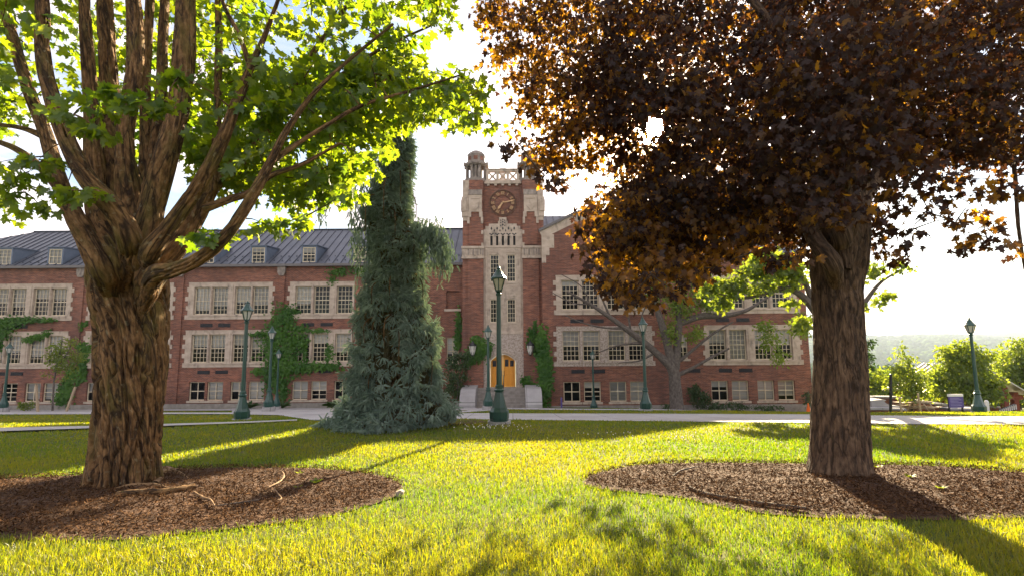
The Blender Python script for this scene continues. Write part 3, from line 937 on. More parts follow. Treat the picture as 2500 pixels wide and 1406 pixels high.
SURR = []
def surround(x0, x1, z0, z1, holes, y, quoin=(1, 1), dressed='stone'):
    """pale stone band round a group of windows, toothed into the brick at its sides"""
    mb = MB(); yf = y - .055
    holed_wall(mb, x0, x1, z0, z1, holes, yf, .30)
    mb.face([(x0, yf, z0), (x0, yf, z1), (x0, y + .05, z1), (x0, y + .05, z0)]); mb.face([(x1, yf, z0), (x1, y + .05, z0), (x1, y + .05, z1), (x1, yf, z1)])
    mb.face([(x0, yf, z1), (x1, yf, z1), (x1, y + .05, z1), (x0, y + .05, z1)]); mb.face([(x0, yf, z0), (x0, y + .05, z0), (x1, y + .05, z0), (x1, yf, z0)])
    n = int((z1 - z0) / .34)
    for sd, on in ((0, quoin[0]), (1, quoin[1])):
        if on:
            for i in range(0, n, 2):
                za = z0 + (z1 - z0) * i / n; zb = z0 + (z1 - z0) * (i + 1) / n
                e = random.uniform(.12, .24)
                mb.box(*((x0 - e, x0 - .001) if sd == 0 else (x1 + .001, x1 + e)), yf + .004, y + .05, za + .01, zb - .01)
    # sill and head mouldings
    mb.box(x0 + .25, x1 - .25, yf - .05, yf + .01, holes[0][2] - .13, holes[0][2] - .03)
    mb.box(x0 - .02, x1 + .02, yf - .025, yf + .01, z1 - .07, z1 + .004)
    # pilaster strips between the window pairs
    hs = sorted(holes)
    for a, b in zip(hs[:-1], hs[1:]):
        g = (a[1] + b[0]) / 2; wd = (b[0] - a[1]) * .5
        mb.box(g - wd * .55, g + wd * .55, yf - .035, yf + .01, hs[0][2] - .03, hs[0][3] + .18)
    return mb.build('window_surround', M[dressed], hall)


def vent(xc, zc, y, w=.95):
    mb = MB(); mb.box(xc - w / 2, xc + w / 2, y - .012, y + .02, zc - .13, zc + .13)
    for i in range(6):
        x = xc - w / 2 + w * (i + .5) / 6
        mb.box(x - .02, x + .02, y - .03, y - .012, zc - .12, zc + .12)
    for s in (-.115, .115):
        mb.box(xc - w / 2, xc + w / 2, y - .034, y - .03, zc + s - .015, zc + s + .015)
    mb.build('vent_grille', M['grille'], hall)


Z3, Z2, ZB = (3.80, 5.93), (.13, 2.28), (-2.72, -1.32)
def bay(cols3, y, frame, bl3, bl2, blb, colsb=None, w=1.2, quoin=(1, 1), vents=(0, 1), ext=0.0, dressed2='stone'):
    """three storeys of windows of one bay; returns wall openings"""
    holes = []
    h3 = [(c - w / 2 - .02, c + w / 2 + .02, *Z3) for c in cols3]; h2 = [(c - w / 2 - .02, c + w / 2 + .02, *Z2) for c in cols3]
    surround(frame[0], frame[1] + ext, 3.42, 6.28, h3, y, (quoin[0], quoin[1] and not ext))
    surround(frame[0] - .02, frame[1] + .02, -.23, 2.6, h2, y, quoin, dressed2)
    bl3 = [min(1, max(0, v + random.uniform(-.14, .14))) if v else 0 for v in bl3]; bl2 = [min(1, max(.1, v + random.uniform(-.12, .12))) for v in bl2]
    for c, b3, b2 in zip(cols3, bl3, bl2):
        window(c, Z3[0] + .005, y + .13, w, Z3[1] - Z3[0] - .01, 4, 3, b3, parent=hall)
        window(c, Z2[0] + .005, y + .13, w, Z2[1] - Z2[0] - .01, 4, 3, b2, parent=hall)
    for i, (c, bb) in enumerate(zip(colsb or cols3, blb)):
        window(c, ZB[0] + .005, y + .12, w - .02, ZB[1] - ZB[0] - .01, 2, 1 + (i % 2), bb, parent=hall)
        hb = (c - w / 2, c + w / 2, *ZB); holes.append(hb)
        sb = MB(); sb.box(c - w / 2 - .1, c + w / 2 + .1, y - .07, y + .1, ZB[0] - .16, ZB[0] - .003); sb.build('sill', M['stone'], hall)
    for v in vents:
        if v < len(cols3):
            vent(cols3[v] + .45, 2.97, y); vent(cols3[v] + .45, -.6, y)
    holes += [(a - .03, b + .03, c - .03, d + .03) for a, b, c, d in h3 + h2]
    return holes


offs = (-2.25, -.87, .9, 2.28)
hl = []
R_ = lambda *v: v
hl += bay([-37.45 + o for o in offs], YL, (-40.7, -34.2), (.5, .55, .35, .45), (.7, .72, .68, .7), (.9, 0, .9, .9))
hl += bay([-29.6 + o for o in offs], YL, (-32.8, -26.3), (.5, .4, .5, .6), (.75, .7, .5, .5), (.5, .9, 0, .9))
hl += bay([-21.8 + o for o in offs], YL, (-25.1, -18.6), (.84, .72, .48, .52), (.45, .42, .5, .52), (0, .95, .55, .95))
hl += bay([-16.2, -14.77, -13.0], YL, (-17.25, -12.25), (.72, 0, 0), (.5, .45, .6), (.95, .5, 0), quoin=(1, 0), ext=.02)
hl += bay([-45.3 + o for o in offs], YL, (-48.5, -42.0), (.5, .55, .35, .45), (.7, .72, .68, .7), (.9, 0, .9, .9))
hl.append((-5.1, -4.1, 4.1, 5.5)); hl.append((-5.05, -4.15, -.2, 1.9))
wl_ = MB(); holed_wall(wl_, -52, -3.7, -2.95, 7.55, hl, YL, .22)
wl_.face([(-52, 38, -2.95), (-52, 38, 7.55), (-52, 52, 7.55), (-52, 52, -2.95)])
wl_.face([(-52, 52, -2.95), (-52, 52, 7.55), (-3.7, 52, 7.55), (-3.7, 52, -2.95)])
wl_.build('wall', M['brick'], hall)
nb = MB(); nb.box(-5.1, -4.1, YL + .2, YL + .25, 4.1, 5.5); nb.build('bricked_window', M['brick'], hall)
sb = MB(); sb.box(-5.25, -3.95, YL - .08, YL + .1, 3.92, 4.095); sb.build('sill', M['stone'], hall)
window(-4.6, -.19, YL + .12, .88, 2.08, 2, 2, .6, parent=hall)
pl = MB(); pl.box(-52, -3.72, YL - .08, YL + .3, BZ - .6, -2.95)
pl.box(2.12, 21.3, YR - .08, YR + .3, BZ - .6, -2.97); pl.box(-3.85, -2.6, YT - .1, YT + .3, BZ - .3, -2.2); pl.box(1.95, 2.6, YT - .1, YT + .3, BZ - .3, -2.2)
pl.build('plinth', M['plinth'], hall)
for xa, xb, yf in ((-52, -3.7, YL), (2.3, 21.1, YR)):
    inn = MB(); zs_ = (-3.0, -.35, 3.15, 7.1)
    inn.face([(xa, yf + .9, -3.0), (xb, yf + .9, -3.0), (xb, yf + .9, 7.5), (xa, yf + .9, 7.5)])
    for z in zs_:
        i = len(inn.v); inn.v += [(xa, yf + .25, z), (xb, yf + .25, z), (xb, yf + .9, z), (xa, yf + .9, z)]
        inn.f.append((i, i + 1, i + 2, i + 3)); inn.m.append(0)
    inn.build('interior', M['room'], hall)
# brick pilasters with rain-water heads between the bays
for x in (-33.5, -25.6 - .15, -17.9, -41.3):
    mb = MB(); mb.box(x - .24, x + .24, YL - .1, YL - .001, -2.94, 6.9); mb.build('pilaster', M['brick'], hall)
    mb = MB(); mb.prism([(x - .16, 6.75), (x + .16, 6.75), (x + .3, 7.0), (x + .3, 7.45), (x - .3, 7.45), (x - .3, 7.0)], YL - .25, YL - .101); mb.box(x - .06, x + .06, YL - .27, YL - .25, 6.9, 7.6)
    mb.build('rain_head', M['stone_dark'], hall)

# left roof: one hipped slope with raised seams, snow guards and dormers
EY, EZ, RY, RZ = YL - .25, 7.62, 43.6, 11.7
def roof_slope(mb, x0, x1, xr0, xr1, ey, ez, ry, rz, m=0, pitch=.62, guards=True):
    mb.face([(x0, ey, ez), (x1, ey, ez), (xr1, ry, rz), (xr0, ry, rz)], m)
    nrm = Vector((0, -(rz - ez), ry - ey)).normalized()
    n = int((x1 - x0) / pitch)
    for i in range(n + 1):
        x = x0 + pitch * i
        s1 = 1.0
        if x < xr0 and xr0 > x0:
            s1 = (x - x0) / (xr0 - x0)
        if x > xr1 and x1 > xr1:
            s1 = (x1 - x) / (x1 - xr1)
        if s1 < .03:
            continue
        a = Vector((x, ey, ez)) + nrm * .02; b = Vector((x, ey + (ry - ey) * s1, ez + (rz - ez) * s1)) + nrm * .02
        mb.beam(a, b, .045, .07, 1, up=nrm)
        if guards:
            for s in (.09, .2):
                q = Vector((x + pitch / 2 + (.12 if s > .1 else -.1), ey + (ry - ey) * s, ez + (rz - ez) * s)) + nrm * .03
                mb.beam(q - Vector((.035, 0, 0)), q + Vector((.035, 0, 0)), .07, .08, 1, up=nrm)
rf = MB()
roof_slope(rf, -52.4, -3.7, -43.1, -3.7, EY, EZ, RY, RZ)
rf.face([(-52.4, EY, EZ), (-43.1, RY, RZ), (-52.4, 52, EZ)]); rf.face([(-52.4, 52, EZ), (-43.1, RY, RZ), (-3.7, RY, RZ), (-3.7, 52, EZ)])
rf.box(-43.1, -3.7, RY - .12, RY + .12, RZ - .01, RZ + .07, 1)
rf.face([(-52.4, EY, EZ - .02), (-52.4, 52, EZ - .02), (-3.7, 52, EZ - .02), (-3.7, EY, EZ - .02)])
rf.build('roof', [M['roof'], M['seam']], hall)
gt = MB(); gt.box(-52.5, -3.72, EY - .13, EY - .003, EZ - .16, EZ + .03); gt.box(-52.3, -3.74, EY - .003, YL + .1, 7.5, 7.56)
gt.build('gutter', M['gutter'], hall)
slope = (RZ - EZ) / (RY - EY)
def dormer(x, blind):
    y0 = EY + .28; z0 = EZ + slope * .28; w, h = .62, 1.3
    yb = y0 + (h + .12) / slope
    mb = MB()
    for s in (-1, 1):
        mb.face([(x + s * w, y0, z0), (x + s * w, y0, z0 + h), (x + s * w, yb, z0 + h + .12), (x + s * w, y0 + .02, z0)][::s])
    mb.box(x - w - .001, x - .5, y0 - .02, y0 + .1, z0, z0 + h); mb.box(x + .5, x + w + .001, y0 - .02, y0 + .1, z0, z0 + h)
    mb.box(x - .5, x + .5, y0 - .02, y0 + .1, z0 + h - .12, z0 + h)
    top = [(x - w - .08, y0 - .12, z0 + h), (x + w + .08, y0 - .12, z0 + h), (x + w + .08, yb + .1, z0 + h + .13), (x - w - .08, yb + .1, z0 + h + .13)]
    up = [(a, b, c + .06) for a, b, c in top]
    mb.face(up); mb.face(top[::-1])
    for i in range(4):
        j = (i + 1) % 4; mb.face([top[i], top[j], up[j], up[i]])
    d = mb.build('dormer', M['dormer'], hall)
    f = MB(); t = .06
    f.box(x - .5, x - .5 + t, y0, y0 + .06, z0, z0 + h - .12); f.box(x + .5 - t, x + .5, y0, y0 + .06, z0, z0 + h - .12)
    f.box(x - .5 + t, x + .5 - t, y0, y0 + .06, z0, z0 + t); f.box(x - .5 + t, x + .5 - t, y0, y0 + .06, z0 + h - .12 - t, z0 + h - .12)
    f.box(x - .5 + t, x + .5 - t, y0 + .005, y0 + .055, z0 + .56, z0 + .62)
    for i in (1, 2):
        xx = x - .44 + .88 * i / 3; f.box(xx - .014, xx + .014, y0 + .01, y0 + .05, z0 + t, z0 + 1.12)
    for zz in (.32, .87):
        f.box(x - .44, x + .44, y0 + .014, y0 + .046, z0 + zz - .014, z0 + zz + .014)
    f.build('window_frame', M['cream'], d)
    p = MB(); p.face([(x - .45, y0 + .03, z0 + .05), (x + .45, y0 + .03, z0 + .05), (x + .45, y0 + .03, z0 + 1.13), (x - .45, y0 + .03, z0 + 1.13)]); p.build('pane', M['glass'], d)
    b = MB(); zb = z0 + 1.13 - max(blind, .02) * 1.08
    b.face([(x - .45, y0 + .09, zb), (x + .45, y0 + .09, zb), (x + .45, y0 + .09, z0 + 1.13), (x - .45, y0 + .09, z0 + 1.13)]); b.build('blind', M['blind'], d)
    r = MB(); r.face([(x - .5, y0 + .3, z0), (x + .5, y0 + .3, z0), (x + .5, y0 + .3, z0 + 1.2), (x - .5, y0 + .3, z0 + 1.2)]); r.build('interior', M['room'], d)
for i in range(10):
    dormer(-43.75 + 3.98 * i, (.9, 1, 1, .3, .4, .5, .3, .35, .8, .5)[i])

# right wing
hr = []
offr = (-2.32, -.87, .95, 2.4)
hr += bay([6.52 + o for o in offr], YR, (3.18, 9.98), (.3, .1, .3, .4), (.55, .6, .6, .55), (0, .3, .97, .97), dressed2='stone_vine')
hr += bay([17.0 + o for o in offr], YR, (13.77, 20.53), (.4, .5, .45, .3), (.55, .98, .55, .6), (.3, .95, .95, .8))
hr += [(11.92, 12.55, .25, 1.95)]
wr = MB(); holed_wall(wr, 2.2, 21.2, -2.97, 7.55, hr, YR, .22)
wr.face([(2.2, YR, -2.97), (2.2, YR, 7.55), (2.2, 39, 7.55), (2.2, 39, -2.97)]); wr.face([(21.2, YR, -2.97), (21.2, 52, -2.97), (21.2, 52, 7.55), (21.2, YR, 7.55)])
wr.prism([(2.2, 7.55), (12.0, 7.55), (12.0, 9.45), (9.33, 10.75), (4.87, 10.75), (2.2, 9.45)], YR, YR + .4)
wr.build('wall', M['brick'], hall)
window(12.235, .255, YR + .12, .6, 1.68, 2, 2, .5, parent=hall)
sb = MB(); sb.box(11.8, 12.67, YR - .07, YR + .1, .09, .247); sb.build('sill', M['stone'], hall)
cp = MB()
def coping(x0, z0, x1, z1):
    d = Vector((x1 - x0, 0, z1 - z0)).normalized(); n = Vector((-d.z, 0, d.x))
    a, b = Vector((x0, 0, z0)), Vector((x1, 0, z1))
    if n.z < 0:
        n = -n
    q = [a - n * .55, b - n * .55, b + n * .02, a + n * .02]
    q = [(p.x, p.z) for p in q]
    cp.prism(q if d.x > 0 else q[::-1], YR - .03, YR + .05)
    q = [a + n * .02, b + n * .02, b + n * .2, a + n * .2]; q = [(p.x, p.z) for p in q]
    cp.prism(q, YR - .16, YR + .5, 1)
coping(2.05, 9.5, 4.87, 10.87); coping(4.87, 10.87, 9.33, 10.87); coping(9.33, 10.87, 12.15, 9.5)
cp.box(2.19, 3.1, YR - .045, YR + .02, 8.3, 9.3); cp.box(2.19, 2.75, YR - .04, YR + .02, 7.75, 8.3); cp.box(2.19, 2.5, YR - .045, YR + .02, 7.2, 7.75)
cp.box(11.2, 12.01, YR - .045, YR + .02, 8.3, 9.3); cp.box(11.5, 12.01, YR - .04, YR + .02, 7.75, 8.3)
cp.build('gable_coping', [M['stone'], M['gutter']], hall)
rr_ = MB()
roof_slope(rr_, 12.0, 21.6, 12.0, 18.0, YR - .3, 7.65, 42.8, 12.6)
rr_.face([(21.6, YR - .3, 7.65), (21.6, 52, 7.65), (18, 42.8, 12.6)])
roof_slope(rr_, 2.43, 12.0, 2.43, 12.0, 37.0, 8.6, 42.8, 12.6, guards=False)
rr_.face([(21.6, 52, 7.65), (2.43, 52, 7.65), (2.43, 42.8, 12.6), (18, 42.8, 12.6)])
rr_.face([(4.87, YR + .4, 10.7), (4.87, 42, 10.7), (2.3, 42, 9.4), (2.3, YR + .4, 9.4)]); rr_.face([(9.33, YR + .4, 10.7), (12, YR + .4, 9.4), (12, 42, 9.4), (9.33, 42, 10.7)]); rr_.face([(4.87, YR + .4, 10.7), (9.33, YR + .4, 10.7), (9.33, 42, 10.7), (4.87, 42, 10.7)])
rr_.build('roof', [M['roof'], M['seam']], hall)
g2 = MB(); g2.box(12.2, 21.7, YR - .43, YR - .302, 7.5, 7.68); g2.build('gutter', M['gutter'], hall)
vent(12.9, -.6, YR, .9)

# ------------------------------------------------------------------ clock tower (a part of the hall)
TXL, TXR, PL, PR_, CX = -3.70, 2.43, -2.12, .81, -.66
tb = MB()
tb.box(PL - .01, PR_ + .01, YT + .25, YT + 6.5, 2.3, 13.75)
tb.box(TXL + .02, PL, YT + .02, YT + 6.5, BZ, 13.75); tb.box(PR_, TXR - .02, YT + .02, YT + 6.5, BZ, 13.75)
for a, b in ((TXL, PL), (PR_, TXR)):                       # projecting pier faces, stepping in as they rise
    tb.box(a + .42 if a < 0 else a, b if a < 0 else b - .42, YT - .12, YT + .019, BZ + .1, 7.7)
    tb.box(a + .5 if a < 0 else a + .02, b - .02 if a < 0 else b - .5, YT - .08, YT + .019, 8.75, 13.75)
tower = tb.build('tower', M['brick'], hall)
for sgn, a, b in ((-1, TXL, PL), (1, PR_, TXR)):
    ts = MB()
    out = a if sgn < 0 else b
    inn_ = b if sgn < 0 else a
    lo = lambda p, q: (min(p, q), max(p, q))
    # carved band half-way up
    # stone dressing on the upper outer corners
    ts.box(*lo(out - sgn * .02 + 0, out - sgn * .5), YT - .05, YT + 1.4, 10.6, 13.75)
    ts.box(*lo(out + sgn * .05, out - sgn * .42), YT - .12, YT + 1.0, 10.9, 12.4)
    ts.box(*lo(out + sgn * .09, out - sgn * .3), YT - .2, YT + .8, 11.3, 12.15)
    ts.build('corner_stone', M['stone'], tower); ts = MB()
    # shield panel with stepped foot
    c = (a + b) / 2 + (-sgn) * .18
    ts.box(c - .5, c + .5, YT - .16, YT - .078, 11.25, 12.55); ts.box(c - .56, c - .3, YT - .17, YT - .078, 10.85, 11.25); ts.box(c + .3, c + .56, YT - .17, YT - .078, 10.85, 11.25)
    ts.box(c + .42, c + .6, YT - .15, YT - .078, 10.35, 10.85); ts.box(c - .6, c - .42, YT - .15, YT - .078, 10.35, 10.85)
    ts.prism([(c - .28, 11.7), (c, 11.35), (c + .28, 11.7), (c + .28, 12.15), (c - .28, 12.15)], YT - .21, YT - .16)
    ts.box(c - .34, c + .34, YT - .2, YT - .16, 12.25, 12.38)
    ts.build('shield_panel', M['stone'], tower); ts = MB()
    ts.box(a - .06, b + .06, YT - .24, YT + .3, 8.45, 8.62); ts.box(a - .02, b + .02, YT - .16, YT + .3, 7.82, 8.45); ts.box(a - .06, b + .06, YT - .22, YT + .3, 7.68, 7.82)
    for q in (-.3, 0, .3):
        ts.box(c + q - .05, c + q + .05, YT - .22, YT - .16, 7.95, 8.35)
    ts.build('pier_cornice', M['stone'], tower)
for sgn, a, b in ((-1, TXL, PL), (1, PR_, TXR)):
    dk = MB()
    c = (a + b) / 2 + (-sgn) * .18
    dk.box(c - .52, c + .52, YT - .2, YT - .078, 12.56, 12.95)
    for i in range(7):
        x = c - .55 + .18 * i
        dk.box(x, x + .1, YT - .19, YT - .161, 7.92 + .08 * (i % 2), 8.40)
    dk.build('carved_band', M['stone_dark'], tower)
# turrets
def turret(x):
    y = YT + .78; mb = MB()
    mb.lathe([(.92, 13.75), (.92, 13.95), (.84, 14.0), (.5, 14.02), (.5, 14.95), (.86, 15.0), (.98, 15.1), (.98, 15.22), (.8, 15.26), (.74, 15.3), (.74, 15.38), (.7, 15.4), (.7, 15.85), (.74, 15.9), (.66, 16.02), (.5, 16.2), (.28, 16.32), (.05, 16.37)], (x, y, 0), 8, 0, PI / 8)
    for k in range(8):
        a = PI / 8 + k * PI / 4
        mb.lathe([(.13, 14.0), (.1, 14.08), (.085, 14.8), (.13, 14.96)], (x + .76 * math.cos(a), y + .76 * math.sin(a), 0), 8)
        a2 = k * PI / 4
        if k % 2 == 0:
            mb.lathe([(.11, 14.0), (.085, 14.06), (.08, 14.82), (.12, 14.96)], (x + .64 * math.cos(a2), y + .64 * math.sin(a2), 0), 8)
        q = Vector((x + .95 * math.cos(a), y + .95 * math.sin(a), 15.16)); mb.beam(q - Vector((0, 0, .14)), q + Vector((0, 0, .12)), .16, .16)
        for sx in (-.3, 0, .3):
            pass
    t = mb.build('turret', M['stone_dark'], tower)
    pn = MB()
    for k in range(8):
        a = k * PI / 4; d = Vector((math.cos(a), math.sin(a), 0)); q = Vector((x, y, 15.62)) + d * .648
        pn.beam(q - Vector((0, 0, .16)), q + Vector((0, 0, .16)), .3, .03, up=d)
    pn.build('sunk_panel', M['brick'], t)
    return t
turret(-2.72); turret(1.43)
# pierced parapet between the turrets
bs = MB(); yb = YT + .35
bs.box(-2.06, .76, yb - .28, yb + .25, 13.5, 13.64); bs.box(-2.0, .7, yb - .18, yb + .2, 13.64, 13.8)
for x in (-1.75, -1.2, -.66, -.12, .43):
    bs.box(x - .1, x + .1, yb - .25, yb - .17, 13.35, 13.5)
bs.box(-1.9, .6, yb - .12, yb + .12, 14.48, 14.66); bs.box(-1.95, .65, yb - .16, yb + .16, 14.66, 14.72)
for i in range(4):
    x = -1.83 + i * (2.35 / 3); bs.box(x - .1, x + .1, yb - .1, yb + .1, 13.8, 14.48)
for i in range(3):
    x0 = -1.73 + i * (2.35 / 3); x1 = x0 + 2.35 / 3 - .2; xm = (x0 + x1) / 2
    bs.beam((x0, yb, 13.84), (x1, yb, 14.44), .1, .12, up=(0, 1, 0)); bs.beam((x1, yb + .003, 13.84), (x0, yb + .003, 14.44), .1, .12, up=(0, 1, 0))
    bs.lathe([(.001, -.05), (.13, -.05), (.13, .05), (.001, .05)], (xm, yb, 14.14), 8)
bs.build('parapet', M['stone'], tower)
bx = MB(); bx.box(CX - .2, CX + .2, YT + 2, YT + 2.4, 13.7, 15.1); bx.box(CX - .24, CX + .24, YT + 1.95, YT + 2.45, 15.1, 15.4); bx.build('roof_vent', M['palemetal'], tower)
# stone centre panel with windows, lancets and tracery
yp = YT + .12
SP = MB()
tw = [(-1.62, -.96, 5.98, 8.0), (-.36, .27, 5.98, 8.0), (-1.62, -.98, 2.97, 4.68), (-.36, .25, 2.97, 4.68)]
lan = [(x - .085, x + .085, 8.72, 9.46) for x in (-1.52, -1.09, -.66, -.23, .2)]
holed_wall(SP, PL + .001, PR_ - .001, 2.31, 9.5, tw + lan, yp, .13)
SP.prism([(PL + .001, 9.5), (PR_ - .001, 9.5), (PR_ - .001, 9.95), (.66, 9.95), (.66, 10.2), (.4, 10.2), (.4, 10.38), (-.3, 10.38), (-.3, 10.6), (-.38, 10.6), (-.38, 10.87), (-.94, 10.87), (-.94, 10.6), (-1.02, 10.6), (-1.02, 10.38), (-1.72, 10.38), (-1.72, 10.2), (-1.98, 10.2), (-1.98, 9.95), (PL + .001, 9.95)], yp, yp + .129)
for x, z in ((-1.98, 8.6), (.66, 8.6), (-1.98, 9.55), (.66, 9.55)):
    SP.box(*((x - .3, x - .14 + .0) if x < 0 else (x + .15, x + .3)), YT - .1, yp, z, z + .28)
for a, b, c, d in tw:
    SP.box(a - .08, b + .08, yp - .05, yp + .005, c - .14, c - .02); SP.box(a - .07, b + .07, yp - .035, yp + .005, d + .03, d + .12)
SP.box(PL + .05, PR_ - .05, yp - .04, yp + .005, 8.55, 8.65); SP.box(-1.75, .45, yp - .03, yp + .003, 5.55, 5.62)
for a in (-1.62, -.36):
    SP.box(a, a + .63, yp - .03, yp + .003, 4.9, 5.42); SP.box(a, a + .63, yp - .025, yp + .003, 8.14, 8.42)
    for k in range(4):
        SP.box(a + .05 + .15 * k, a + .13 + .15 * k, yp - .05, yp - .025, 8.18, 8.38)
for x in (-1.9, -.66, .58):
    SP.box(x - .07, x + .07, yp - .05, yp + .003, 2.5, 8.5)
SP.box(PL + .001, PR_ - .001, yp - .1, yp + .1, 2.1, 2.309)
panel = SP.build('stone_panel', M['stone'], tower)
dkp = MB(); yk = yp - .006
for i, x in enumerate((-1.52, -1.09, -.66, -.23, .2)):
    dkp.prism([(x - .19, 9.62), (x, 9.48), (x + .19, 9.62), (x + .11, 9.66), (x, 9.58), (x - .11, 9.66)], yk, yp + .01)
    dkp.prism([(x - .07, 10.02), (x, 9.88), (x + .07, 10.02), (x, 10.16)], yk, yp + .01)
    if i < 4:
        dkp.prism([(x + .215 - .05, 9.86), (x + .215, 9.74), (x + .265, 9.86), (x + .215, 9.98)], yk, yp + .01)
for z, s in ((10.3, .08), (10.52, .06), (10.7, .05)):
    dkp.prism([(CX - s, z), (CX, z - 1.4 * s), (CX + s, z), (CX, z + 1.4 * s)], yk, yp + .01)
    dkp.prism([(CX - .2, z - .06), (CX - .15, z - .14), (CX - .1, z - .06), (CX - .15, z + .02)], yk, yp + .01); dkp.prism([(CX + .1, z - .06), (CX + .15, z - .14), (CX + .2, z - .06), (CX + .15, z + .02)], yk, yp + .01)
dkp.build('tracery_opening', M['grille'], tower)
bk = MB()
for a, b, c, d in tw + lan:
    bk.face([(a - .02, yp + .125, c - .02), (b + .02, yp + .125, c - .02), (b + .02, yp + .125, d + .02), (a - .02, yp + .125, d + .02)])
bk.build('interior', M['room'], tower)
for a, b, c, d in tw:
    f = MB(); t = .05; n = 5 if d - c > 1.9 else 4
    f.box(a, a + t, yp + .03, yp + .1, c, d); f.box(b - t, b, yp + .03, yp + .1, c, d); f.box(a + t, b - t, yp + .03, yp + .1, c, c + t); f.box(a + t, b - t, yp + .03, yp + .1, d - t, d)
    for k in (1, 2):
        x = a + (b - a) * k / 3; f.box(x - .012, x + .012, yp + .05, yp + .09, c + t, d - t)
    for k in range(1, n + 1):
        z = c + (d - c) * k / (n + 1); f.box(a + t, b - t, yp + .053, yp + .087, z - .013, z + .013)
    f.face([(a + t, yp + .075, c + t), (b - t, yp + .075, c + t), (b - t, yp + .075, d - t), (a + t, yp + .075, d - t)], 1)
    f.build('window', [M['cream'], M['glass']], tower)
# clock: rings, Roman numerals and hands
ck = MB(); CZ, yc = 12.02, YT + .245
def ring(r0, r1, y0, y1, m=0, n=56):
    for k in range(n):
        a, b = 2 * PI * k / n, 2 * PI * (k + 1) / n
        P_ = lambda r, t, y: (CX + r * math.cos(t), y, CZ + r * math.sin(t))
        ck.face([P_(r0, a, y0), P_(r1, a, y0), P_(r1, b, y0), P_(r0, b, y0)], m); ck.face([P_(r1, a, y0), P_(r1, a, y1), P_(r1, b, y1), P_(r1, b, y0)], m); ck.face([P_(r0, a, y0), P_(r0, b, y0), P_(r0, b, y1), P_(r0, a, y1)], m)
ring(.99, 1.035, yc - .07, yc, 1); ring(.9, .925, yc - .05, yc, 1); ring(.60, .625, yc - .05, yc, 1)
for k in range(60):
    a = 2 * PI * k / 60; d = Vector((math.cos(a), 0, math.sin(a))); c0 = Vector((CX, yc - .03, CZ))
    ck.beam(c0 + d * .92, c0 + d * 1.0, .025, .03, 1, up=(0, 1, 0))
def stroke(a, rad0, x0, r0, x1, r1, w=.035):
    """bar in numeral space: x across, r outward"""
    d = Vector((math.sin(a), 0, math.cos(a))); s = Vector((math.cos(a), 0, -math.sin(a))); c0 = Vector((CX, yc - .055, CZ))
    ck.beam(c0 + d * r0 + s * x0, c0 + d * r1 + s * x1, w, .05, 0, up=(0, 1, 0))
ROM = ['XII', 'I', 'II', 'III', 'IIII', 'V', 'VI', 'VII', 'VIII', 'IX', 'X', 'XI']
for h, tx in enumerate(ROM):
    a = h * PI / 6; wd = {'I': .07, 'V': .13, 'X': .14}; tot = sum(wd[c] for c in tx); x = -tot / 2
    for c in tx:
        w_ = wd[c]; m_ = x + w_ / 2; lo_, hi_ = .66, .86
        if c == 'I':
            stroke(a, 0, m_, lo_, m_, hi_)
        elif c == 'V':
            stroke(a, 0, m_ - .05, hi_, m_, lo_); stroke(a, 0, m_ + .05, hi_, m_, lo_, .02)
        else:
            stroke(a, 0, m_ - .05, hi_, m_ + .05, lo_); stroke(a, 0, m_ + .05, hi_, m_ - .05, lo_, .02)
        x += w_
    stroke(a, 0, -tot / 2, .655, tot / 2, .655, .018); stroke(a, 0, -tot / 2, .865, tot / 2, .865, .018)
ck.build('clock', [M['gold'], M['bronze']], tower)
for ang, L_, w_ in ((math.radians(78), .98, .05), (math.radians(216), .66, .075)):
    hd = MB(); d = Vector((math.sin(ang), 0, math.cos(ang))); c0 = Vector((CX, yc - .1 - w_, CZ)); s = Vector((d.z, 0, -d.x))
    p_ = [c0 - d * .12 - s * w_ * .6, c0 - d * .12 + s * w_ * .6, c0 + d * L_ * .62 + s * w_, c0 + d * L_ * .7 + s * w_ * 1.4, c0 + d * L_, c0 + d * L_ * .7 - s * w_ * 1.4, c0 + d * L_ * .62 - s * w_]
    hd.face(p_); hd.face([q + Vector((0, .03, 0)) for q in reversed(p_)])
    for i in range(len(p_)):
        j = (i + 1) % len(p_); hd.face([p_[j], p_[i], p_[i] + Vector((0, .03, 0)), p_[j] + Vector((0, .03, 0))])
    hd.lathe([(.06, -.04), (.06, .02)], (CX, yc - .1 - w_, CZ), 10)
    hd.build('clock_hand', M['gold'], tower)

# entrance: stone surround, arched oak doors, steps, cheek walls, lanterns
DL, DR, DB, DS, DT = -1.63, .21, -1.75, .12, .62
arc = [(DL + (DR - DL) * t, DS + (DT - DS) * (1 - abs(2 * t - 1) ** 2.2)) for t in np.linspace(0, 1, 15)]
es = MB()
es.box(PL + .001, DL, YT + .05, YT + .6, DB, DS); es.box(DR, PR_ - .001, YT + .05, YT + .6, DB, DS)
for i in range(14):
    (xa, za), (xb, zb_) = arc[i], arc[i + 1]
    es.prism([(xa, za), (xb, zb_), (xb, 2.1), (xa, 2.1)], YT + .05, YT + .6)
es.prism([(PL + .001, DS), (DL, DS), (DL, 2.1), (PL + .001, 2.1)], YT + .05, YT + .6); es.prism([(DR, DS), (PR_ - .001, DS), (PR_ - .001, 2.1), (DR, 2.1)], YT + .05, YT + .6)
es.build('entrance_surround', M['stone_vine'], hall)
am = MB()
for off, yf in ((.0, .0), (.13, -.05)):
    arc2 = [(x, z + off) for x, z in arc]
    for i in range(14):
        (xa, za), (xb, zb_) = arc2[i], arc2[i + 1]
        am.prism([(xa, za), (xb, zb_), (xb, zb_ + .1), (xa, za + .1)], YT + yf, YT + .048)
